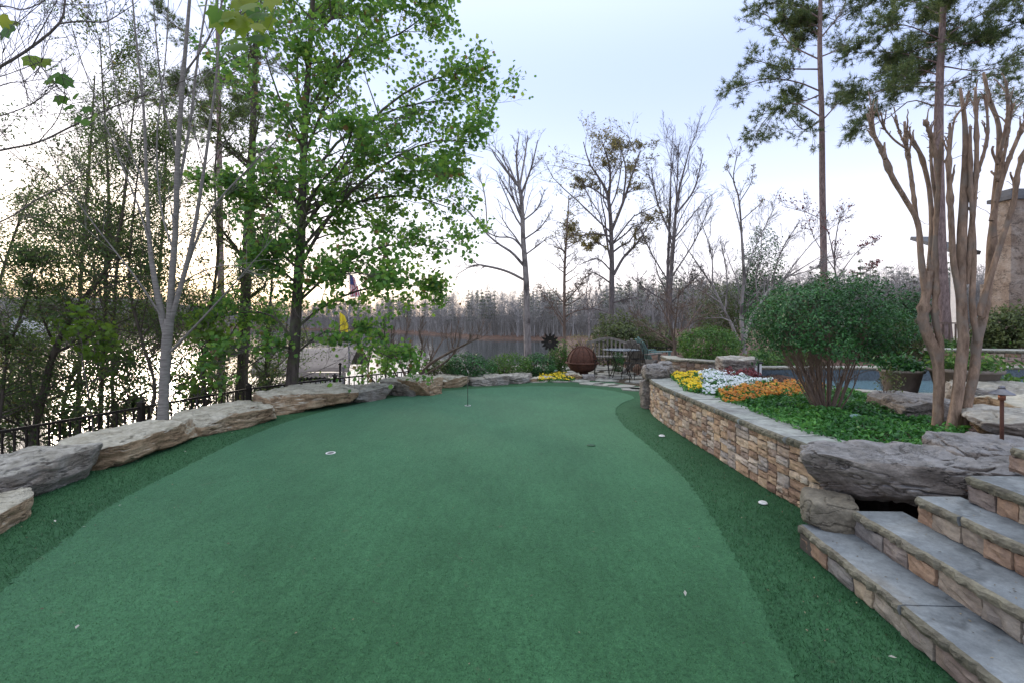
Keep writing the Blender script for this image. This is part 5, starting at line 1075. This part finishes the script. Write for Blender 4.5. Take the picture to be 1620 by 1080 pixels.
flowerbed('yellow_flowers', 'bright yellow pansies massed at the wall end of the bed', pxpoly([(1060,592),(1108,590),(1112,602),(1110,617),(1092,616),(1076,604)], BZ), 1100, 'l_yellow', 1)
flowerbed('white_flowers', 'white flowers with grey green leaves massed in the middle of the bed', pxpoly([(1103,588),(1130,587),(1160,592),(1225,601),(1180,609),(1145,613),(1130,621),(1112,619)], BZ), 2100, 'l_white', 2)
flowerbed('orange_flowers', 'orange pansies in a long band in front of the white flowers', pxpoly([(1136,617),(1175,609),(1230,604),(1305,606),(1300,618),(1230,624),(1165,632),(1143,630)], BZ), 2300, 'l_orange', 3)
flowerbed('red_foliage', 'dark red foliage plants in front of the grey bed rock', pxpoly([(1140,583),(1196,584),(1200,590),(1150,590)], .66), 300, 'l_red', 4, .2, leaf='l_red')
flowerbed('rusty_flowers', 'dull orange flowers at the foot of the low wall', pxpoly([(1080,585),(1112,580),(1112,586),(1078,590)], .7), 200, 'l_brown', 6, .14)
flowerbed('patio_flowers', 'yellow pansies edging the patio next to the fire globe', pxpoly([(853,601),(905,600),(912,592),(870,589),(853,593)], .05), 420, 'l_yellow', 5, .12, .05)
def cover():
    rng = np.random.default_rng(12); poly = pxpoly([(1135,633),(1165,630),(1240,622),(1330,618),(1400,626),(1440,640),(1470,660),(1500,690),(1540,700),(1500,712),(1400,716),(1300,702),(1240,676),(1190,655)], .53)
    poly = [(max(p[0],2.62),p[1]) for p in poly]
    Q = scatter(poly, 17000, rng); z = bedz(Q[:,0],Q[:,1]); hh = .085*(1+.6*vnoise(Q,1.3,9)); C = np.c_[Q, z+hh*rng.uniform(.15,1.05,len(Q))]; tn = np.clip(.45+.35*vnoise(Q,1.1,4)+rng.normal(0,.22,len(Q)),0,1)
    m = MB(); m.leaves(C, .048, T_OVAL, rng, 0, tn, .55); o = m.obj('ground_cover', M['l_cover'], smooth=False, kind='stuff'); o['label'] = 'low leafy green ground cover under the round shrub'
cover()
rock('bed_rock', gp(1143,588,.62), gp(1208,589,.62), .8, .26, 91, 'flat-topped pale grey rock standing behind the red foliage', 'boulder_grey', z0=.60, cuts=5, cat='rock')
# rocks at right
rock('flat_rock', (4.85,4.45), (6.1,4.30), .9, .30, 92, 'broad flat tan-sided rock right of the crape myrtle trunks', 'boulder', z0=.48, cat='rock')
rock('flat_rock', (4.95,5.2), (6.3,5.1), .8, .32, 93, 'grey flat rock behind the tan-sided one', 'boulder_grey', z0=.50, cat='rock')
rock('flat_rock', (4.15,4.95), (4.75,4.9), .8, .26, 94, 'brown rock behind the left crape myrtle trunk', 'bigrock', z0=.46, cat='rock')
rock('small_rock', (4.12,4.10), (4.40,4.16), .25, .17, 95, 'small angular pinkish rock at the foot of the crape myrtle', 'boulder', z0=.55, cat='rock')
rock('flat_rock', (3.72,3.72), (4.5,3.5), .6, .16, 96, 'pale slab beside the path light at the right edge', 'boulder_grey', z0=.66, cat='rock')
m = MB(); q = gp(1350,668,.56); W, Fc = rock_mesh(.11,.08,.08,5,10,5,3); m.add(W+q, Fc); tag(m.obj('glass_stone', M['teal']), 'small pale blue stone lying in the ground cover', 'stone')

# planters
def planter(label, px, pyb, d, rt, h, mat, lmat, seed, n=900):
    c = dp(px,pyb,d); x,y,z = c; t = thing('planter', label, 'planter', c, 'big planters by the pool'); m = MB()
    m.lathe([(0,0),(rt*.62,0),(rt*.66,.02),(rt*.93,h*.9),(rt*1.02,h*.91),(rt*1.04,h*.99),(rt*.96,h),(rt*.9,h*.9),(0,h*.88)], (x,y,z), 32); m.obj('pot', mat, t)
    rng = np.random.default_rng(seed); C = np.c_[rng.normal(0,rt*.5,n)+x, rng.normal(0,rt*.5,n)+y, z+h+np.abs(rng.normal(0,.09,n))]; m = MB(); m.leaves(C, .06, T_OVAL, rng, 0, None, .9)
    b0 = np.repeat([[x,y,z+h*.9]],60,0)+rng.normal(0,rt*.3,(60,3))*[1,1,0]; D = rng.normal(0,.6,(60,3)); D[:,2]=1; s=np.linspace(0,1,5)[None,:,None]; P=b0[:,None]+D[:,None]*s*.28; P[:,:,2]-=.12*s[...,0]**2; m.tubes(P, np.array([.004,.006,.005,.003,.001])[None]*np.ones((60,1)),3); m.obj('plants', lmat, t, smooth=False)
planter('tapered grey clay planter behind the round shrub', 1425, 628, 6.5, .255, .38, M['pot'], M['l_shrub'], 1)
planter('wide brown planter with spiky green plants behind the crape myrtle trunks', 1525, 640, 6.0, .36, .46, M['pot'], M['l_bright'], 2)
shrub('border_plant', 'light green strappy plants beside the path light rocks', 1590, 612, 6.2, 42, 14, M['l_bright'], 900, .07, 331, stems=4, lump=.3, cat='plants')

# path light
c = np.array([(1585-CX)/F*3.45, 3.45, .66]); t = thing('path_light', 'copper garden path light with a round hat standing in mulch', 'path light', c)
m = MB(); m.tube([c, c+[0,0,.34]], .012, 12); m.obj('stem', M['rust'], t)
m = MB(); m.lathe([(0,.34),(.020,.34),(.022,.385),(.0,.385)], c, 16); m.obj('lamp_body', M['copper'], t)
m = MB(); m.lathe([(.018,.425),(.022,.418),(.040,.405),(.072,.388),(.074,.384),(.038,.394),(.0,.398)], c, 28); m.lathe([(0,.445),(.017,.44),(.020,.420),(0,.42)], c, 16); m.obj('hat', M['pewter'], t)
c = dp(1197,592,8.6); t = thing('bed_lantern', 'small white and black lantern at the right end of the grey bed rock', 'lantern', c)
m = MB(); m.box(c+[0,0,.10],(.12,.12,.2)); m.obj('body', M['white'], t, smooth=False); m = MB(); m.box(c+[0,0,.215],(.16,.16,.025)); m.box(c+[0,0,.24],(.1,.1,.03),0,0,.5,.4); m.box(c+[.0,-.065,.1],(.03,.012,.2)); m.obj('cap', M['black'], t, smooth=False)

# ---------------------------------------------------------------- patio furniture and ornaments
c = np.array([(921-CX)/F*12.9, 12.9, .0]); R_ = .40; zc = .36
t = thing('fire_globe', 'rusty brown globe fire pit with domed mesh lid and bowl beyond the green', 'fire pit', c)
m = MB(); a = np.linspace(0,1.5,10); m.lathe([(R_*.97*math.cos(x_), zc+R_*1.06*math.sin(x_)) for x_ in a], c, 40); o = m.obj('dome_lid', M['rust'], t)
m = MB()
for th in np.arange(6)/6*math.pi:
    P = [(c[0]+R_*1.0*math.cos(x_)*math.cos(th), c[1]+R_*1.0*math.cos(x_)*math.sin(th), zc+R_*1.09*math.sin(x_)) for x_ in np.linspace(0,math.pi,20)]; m.tube(P, .014, 6)
m.obj('rib', M['rust'], t)
m = MB(); m.lathe([(R_*1.14,zc-.01),(R_*1.14,zc+.02),(R_*.9,zc+.02),(R_*.9,zc-.01),(R_*1.14,zc-.01)], c, 40); m.obj('rim', M['rust'], t)
m = MB(); m.lathe([(.0,.10),(.16,.10),(.30,.16),(.38,.26),(.40,zc-.01)], c, 36); m.obj('bowl', M['rust'], t)
m = MB(); m.lathe([(.2,.0),(.15,.11),(0,.11)], c, 18); m.obj('foot', M['rust'], t)
rock('patio_rock', (1.35,12.2), (1.78,12.15), .3, .18, 97, 'brown rock at the left foot of the fire globe', 'boulder', cat='rock')
rock('patio_rock', (1.80,12.1), (2.15,12.12), .35, .16, 98, 'dark layered rock at the right foot of the fire globe', 'bigrock', cat='rock')
rock('patio_rock', (2.15,12.3), (2.45,12.3), .3, .12, 99, 'small flat grey rock right of the fire globe rocks', 'boulder_grey', cat='rock')
c = np.array([(870-CX)/F*12.9, 12.9, 0.]); zc = CH-(541-HZ)/F*12.9; t = thing('metal_flower', 'dark metal flower sculpture with pointed petals on a thin stem', 'garden sculpture', c)
m = MB(); m.tube([c, c+[0,0,zc]], .012, 8); m.obj('stem', M['iron'], t)
for ring_, (r1_, w_) in enumerate(((.25,.034),(.17,.03))):
    m = MB()
    for k in range(12):
        th = k/12*6.283+ring_*.26; ca, sa = math.cos(th), math.sin(th); y0 = c[1]-.01-.03*ring_
        pts = [(.04,-.01),(.4*r1_,-w_),(.8*r1_,-w_*.9),(r1_,0),(.8*r1_,w_*.9),(.4*r1_,w_),(.04,.01)]
        m.add([(c[0]+u*ca-v*sa, y0-.25*u*(1 if ring_ else .3)*.5, zc+u*sa+v*ca) for u,v in pts], [list(range(7))])
    o = m.obj('petals', M['iron'], t, smooth=False); so = o.modifiers.new('thick','SOLIDIFY'); so.thickness = .004
m = MB(); m.lathe([(0,-.02),(.03,-.015),(.035,.01),(0,.02)], (c[0],c[1]-.05,zc), 14); m.obj('centre', M['iron'], t)
c = gp(874,592,.02); t = thing('bowl_planter', 'small grey green bowl planter with dark leaves among yellow pansies', 'planter', c); m = MB(); m.lathe([(0,0),(.07,0),(.14,.10),(.15,.12),(.13,.12),(0,.10)], c, 20); m.obj('pot', M['teal'], t)
rng = np.random.default_rng(2); m = MB(); C = c+rng.normal(0,1,(300,3))*[.05,.05,.09]+[0,0,.22]; m.leaves(C, .05, T_OVAL, rng, 0, None, .9); m.obj('plants', M['l_shrub'], t, smooth=False)

# garden bench with arched back
c = np.array([(963-CX)/F*14.2, 14.2, .0]); t = thing('garden_bench', 'weathered wooden garden bench with an arched slatted back on the patio', 'bench', c)
W2_ = .62
m = MB(); m.box(c+[0,-.1,.42],(1.2,.48,.04)); m.obj('seat', M['wood'], t, smooth=False)
m = MB(); P = [(c[0]-W2_+1.24*u, c[1]+.18, .80+.14*math.sin(u*math.pi)**1.5) for u in np.linspace(0,1,14)]
for a_, b_ in zip(P[:-1],P[1:]): m.bar(a_,b_,.04,.07)
for k in range(9): u=(k+1)/10; m.bar((c[0]-W2_+1.24*u,c[1]+.18,.44),(c[0]-W2_+1.24*u,c[1]+.18,.78+.14*math.sin(u*math.pi)**1.5),.05,.02)
m.obj('backrest', M['wood'], t, smooth=False)
for sx in (-1,1):
    for sy,hh in ((-.3,.62),(.18,.84)): m = MB(); m.bar((c[0]+sx*.6,c[1]+sy,0),(c[0]+sx*.6,c[1]+sy,hh),.06,.06); m.obj('leg', M['wood'], t, smooth=False)
    m = MB(); m.bar((c[0]+sx*.6,c[1]-.34,.63),(c[0]+sx*.6,c[1]+.2,.63),.07,.035); m.obj('armrest', M['wood'], t, smooth=False)
# slatted deck chairs leaning back, seen from behind
def deckchair(px, d, rz, label, mat):
    x = (px-CX)/F*d; t = thing('deck_chair', label, 'chair', (0,0,0), 'slatted chairs on the patio')
    m = MB()
    for k in range(5): xx = -.2+.1*k; hh = .98-.05*abs(k-2)**1.3; m.bar((xx,.12,.32),(xx,.46,hh),.085,.02)
    m.obj('backrest', mat, t, smooth=False)
    m = MB()
    for k in range(5): m.box((0,-.42+.11*k,.36-.02*k),(.52,.09,.02))
    m.obj('seat', mat, t, smooth=False)
    for sx in (-1,1):
        m = MB(); m.bar((sx*.3,-.45,0),(sx*.3,-.45,.55),.08,.03); m.obj('leg', mat, t, smooth=False); m = MB(); m.bar((sx*.3,.5,0),(sx*.3,-.3,.36),.03,.1); m.obj('leg', mat, t, smooth=False)
        m = MB(); m.box((sx*.34,-.1,.57),(.12,.75,.025)); m.obj('armrest', mat, t, smooth=False)
    t.location = (x,d,0); t.rotation_euler = (0,0,rz); return t
deckchair(1014, 13.4, 2.3, 'pale slatted chair leaning back, nearest the rock post', M['wood'])
deckchair(1029, 14.3, 2.0, 'teal slatted chair seen edge-on behind the pale one', M['teal'])
# iron bistro set
def ironchair(px, d, rz, label):
    t = thing('iron_chair', label, 'chair', (0,0,0), 'black iron chairs on the patio'); r = .009
    m = MB(); m.tube([(.2*math.cos(a_),.2*math.sin(a_),.44) for a_ in np.linspace(0,6.283,20)], r, 6, cap=False)
    for k in range(7): xx=-.15+.05*k; yy=math.sqrt(.04-xx*xx); m.tube([(xx,-yy,.44),(xx,yy,.44)], .005, 4)
    m.obj('seat', M['iron'], t)
    m = MB(); m.tube([(-.19,.16,.44),(-.2,.2,.72),(-.12,.23,.9),(0,.24,.94),(.12,.23,.9),(.2,.2,.72),(.19,.16,.44)], r, 6)
    for xx in (-.1,-.03,.03,.1): m.tube([(xx,.19,.45),(xx,.23,.91)], .005, 4)
    m.obj('backrest', M['iron'], t)
    for sx in (-1,1):
        for sy in (-1,1): m = MB(); m.tube([(sx*.15,sy*.13,.44),(sx*.2,sy*.19,0)], r, 6); m.obj('leg', M['iron'], t)
    t.location = ((px-CX)/F*d, d, .018); t.rotation_euler = (0,0,rz); return t
ironchair(952, 12.6, 2.9, 'black iron chair on the left side of the glass table')
ironchair(1000, 11.8, 3.5, 'black iron chair in front of the glass table near the rock post')
ironchair(1008, 12.9, -1.2, 'black iron chair behind the glass table on its right')
c = np.array([(982-CX)/F*12.6, 12.6, .018]); t = thing('patio_table', 'round glass topped iron table between the iron chairs', 'table', c)
m = MB(); m.lathe([(0,.70),(.48,.70),(.48,.712),(0,.712)], c, 32); m.obj('tabletop', M['glass'], t, smooth=False)
m = MB(); m.tube([c+np.array([.48*math.cos(a_),.48*math.sin(a_),.70]) for a_ in np.linspace(0,6.283,30)], .012, 6, cap=False); m.obj('rim', M['iron'], t)
for k in range(4): a_=k*1.571+.7; m = MB(); m.tube([c+np.array([.34*math.cos(a_),.34*math.sin(a_),0]), c+np.array([.18*math.cos(a_),.18*math.sin(a_),.35]), c+np.array([.4*math.cos(a_),.4*math.sin(a_),.69])], .011, 6); m.obj('leg', M['iron'], t)
shrub('potted_conifer', 'small dark conical evergreen standing behind the glass table', 978, 573, 13.8, 9, 19, M['l_shrub'], 1800, .035, 350, stems=3, lump=.15, zb=0.02, cat='conifer')

# ---------------------------------------------------------------- golf pin, cups, discs
c = gp(740,641,.008); t = thing('golf_pin', 'thin black golf pin standing in its cup on the green', 'golf pin', c); m = MB(); m.tube([c, c+[0,0,.50]], .0055, 8); m.obj('stick', M['black'], t); m = MB(); m.lathe([(.045,.0),(.054,.0),(.054,.006),(.045,.006)], c, 24); m.obj('cup_rim', M['white'], t); m = MB(); m.tube([c+[0,0,.50],c+[0,0,.515]], [.008,.004], 8); m.obj('tip', M['black'], t)
c = gp(523,716,.008); m = MB(); m.lathe([(.040,.0),(.056,.0),(.056,.005),(.040,.005),(.040,.0)], c, 28); m.lathe([(0,.001),(.040,.001)], c, 24, 1); tag(m.obj('golf_cup', [M['white'], M['black']]), 'empty golf cup with a white ring at left on the green', 'golf cup')
c = gp(935,704,.008); m = MB(); m.lathe([(.04,.0),(.052,.0),(.052,.004),(0,.004)], c, 24); tag(m.obj('golf_cup', M['blade']), 'golf cup plugged with a dark green lid at right on the green', 'golf cup')
for a_, b_, lb, r_ in ((1047,689,'small white round drain disc in the fringe near the middle of the wall',.04),(1207,795,'white round drain disc in the fringe near the big boulder',.036)):
    c = gp(a_,b_,.01); m = MB(); m.lathe([(0,.012),(r_*.8,.012),(r_,.006),(r_,0)], c, 24); m.lathe([(r_*.35,.016),(r_*.6,.016)], c, 24); tag(m.obj('drain_disc', M['white']), lb, 'disc')
rng = np.random.default_rng(6); W_ = [(122,990),(87,823),(133,832),(293,713),(367,683),(1084,937),(1412,1038),(448,671),(190,798)]
m = MB(); C = np.array([gp(a_,b_,.024) for a_,b_ in W_]); m.leaves(C, .034, T_DIAM, rng, 0, None, .12)
LBL = ['pale fallen leaf at lower left on the green','pale fallen leaf nearest the small left boulder','pale fallen leaf a little right of the first one','pale fallen leaf at the long slab boulder','pale fallen leaf before the scooped boulder','pale fallen leaf at lower right on the green','pale fallen leaf in the corner by the steps','pale fallen leaf by the widest slab','pale fallen leaf at the edge of the left fringe']
for k, (a_, b_) in enumerate(W_):
    m = MB(); m.leaves(C[k:k+1], .034, T_DIAM, rng, 0, .8, .12); tag(m.obj('fallen_leaf', M['flag'], smooth=False), LBL[k], 'leaf', 'fallen leaves on the turf')

# ---------------------------------------------------------------- house at right
hx, hy = 16.2, 15.0
t = thing('stone_house', 'stone house with tall chimney, slate roof and white window at the right edge', 'house', (18,18,.5))
def facing(x0,x1,y0,y1,z0,z1): m = MB(); m.box(((x0+x1)/2,(y0+y1)/2,(z0+z1)/2),(x1-x0,y1-y0,z1-z0)); return m
mst = stonemat('house_stone', [(.25,(.20,.14,.10)),(.5,(.36,.29,.23)),(.75,(.48,.42,.36))], 3.0, 2.2, 1.0, .05)
facing(15.9,26,15.2,26,.3,4.7).obj('wall', mst, t, smooth=False)
m = MB(); m.box((15.5,14.9,1.4),(1.1,.9,2.4)); m.box((15.5,14.9,3.1),(.95,.85,1.2),0,0,.5,.7); m.box((15.5,14.9,4.4),(.66,.6,1.5)); ch = m.obj('chimney', mst, t, smooth=False)
m = MB(); m.box((15.5,14.9,5.2),(.82,.75,.12)); m.box((15.5,14.9,5.38),(.6,.5,.24),0,0,.5,.75); m.obj('chimney_cap', M['roof'], t, smooth=False)
m = MB(); m.add([(15.4,14.7,4.55),(26.5,14.7,4.55),(26.5,20.5,6.4),(15.4,20.5,6.4),(26.5,26.5,4.55),(15.4,26.5,4.55)], [[0,1,2,3],[3,2,4,5]]); m.add([(15.9,15.2,4.7),(15.9,26,4.7),(15.9,20.5,6.2)], [[0,2,1]]); o = m.obj('roof', M['roof'], t, smooth=False); so = o.modifiers.new('thick','SOLIDIFY'); so.thickness = .14
m = MB(); m.box((17.0,15.12,2.5),(1.3,.12,2.6)); fr = m.obj('window', M['white'], t, smooth=False)
m = MB(); m.box((17.0,15.04,2.5),(1.0,.06,2.3)); o = m.obj('pane', M['glass'], t, smooth=False)
m = MB(); m.box((15.88,16.9,2.6),(.14,1.0,2.3)); m.obj('window', M['white'], t, smooth=False)
for o in list(t.children):
    co = np.array([v_.co[:] for v_ in o.data.vertices])+np.array(t.location); p0 = np.array([15.9,15.2]); a_ = -math.radians(46); ca, sa = math.cos(a_), math.sin(a_)
    if o.name.startswith('chimney'): continue
    q = co[:,:2]-p0; co[:,0] = p0[0]+q[:,0]*ca-q[:,1]*sa; co[:,1] = p0[1]+q[:,0]*sa+q[:,1]*ca; co -= np.array(t.location)
    for v_, c_ in zip(o.data.vertices, co): v_.co = c_
t = thing('porch', 'small roofed porch with a white column seen between the crape myrtle trunks', 'porch', (16.5,18.0,.5))
m = MB(); m.add([(16.15,17.4,3.95),(17.0,17.4,3.95),(17.3,20,4.9),(16.6,20,4.9)], [[0,1,2,3]]); o = m.obj('roof', M['roof'], t, smooth=False); so = o.modifiers.new('thick','SOLIDIFY'); so.thickness = .14
for x_ in (16.35,): m = MB(); m.box((x_,17.6,2.15),(.3,.3,3.4)); m.box((x_,17.6,.6),(.4,.4,.3)); m.box((x_,17.6,3.85),(.4,.4,.12)); m.obj('column', M['white'], t, smooth=False)
# raised stone ledge by the pool at right
t = thing('stone_ledge', 'raised stone ledge with pale slanting cap right of the crape myrtles', 'ledge', (9.6,8.95,.6)); L0 = np.stack([np.linspace(11.5,8.3,20), np.linspace(8.6,9.35,20)],1)
mbw,_,_ = stone_wall(L0, .35, 66, z0=.55); mbw.obj('stone_face', M['wallstone'], t, smooth=False); capstrip(L0, .5, .06, .905, .05, 67).obj('cap', [M['flag'],M['edge']], t, smooth=False)
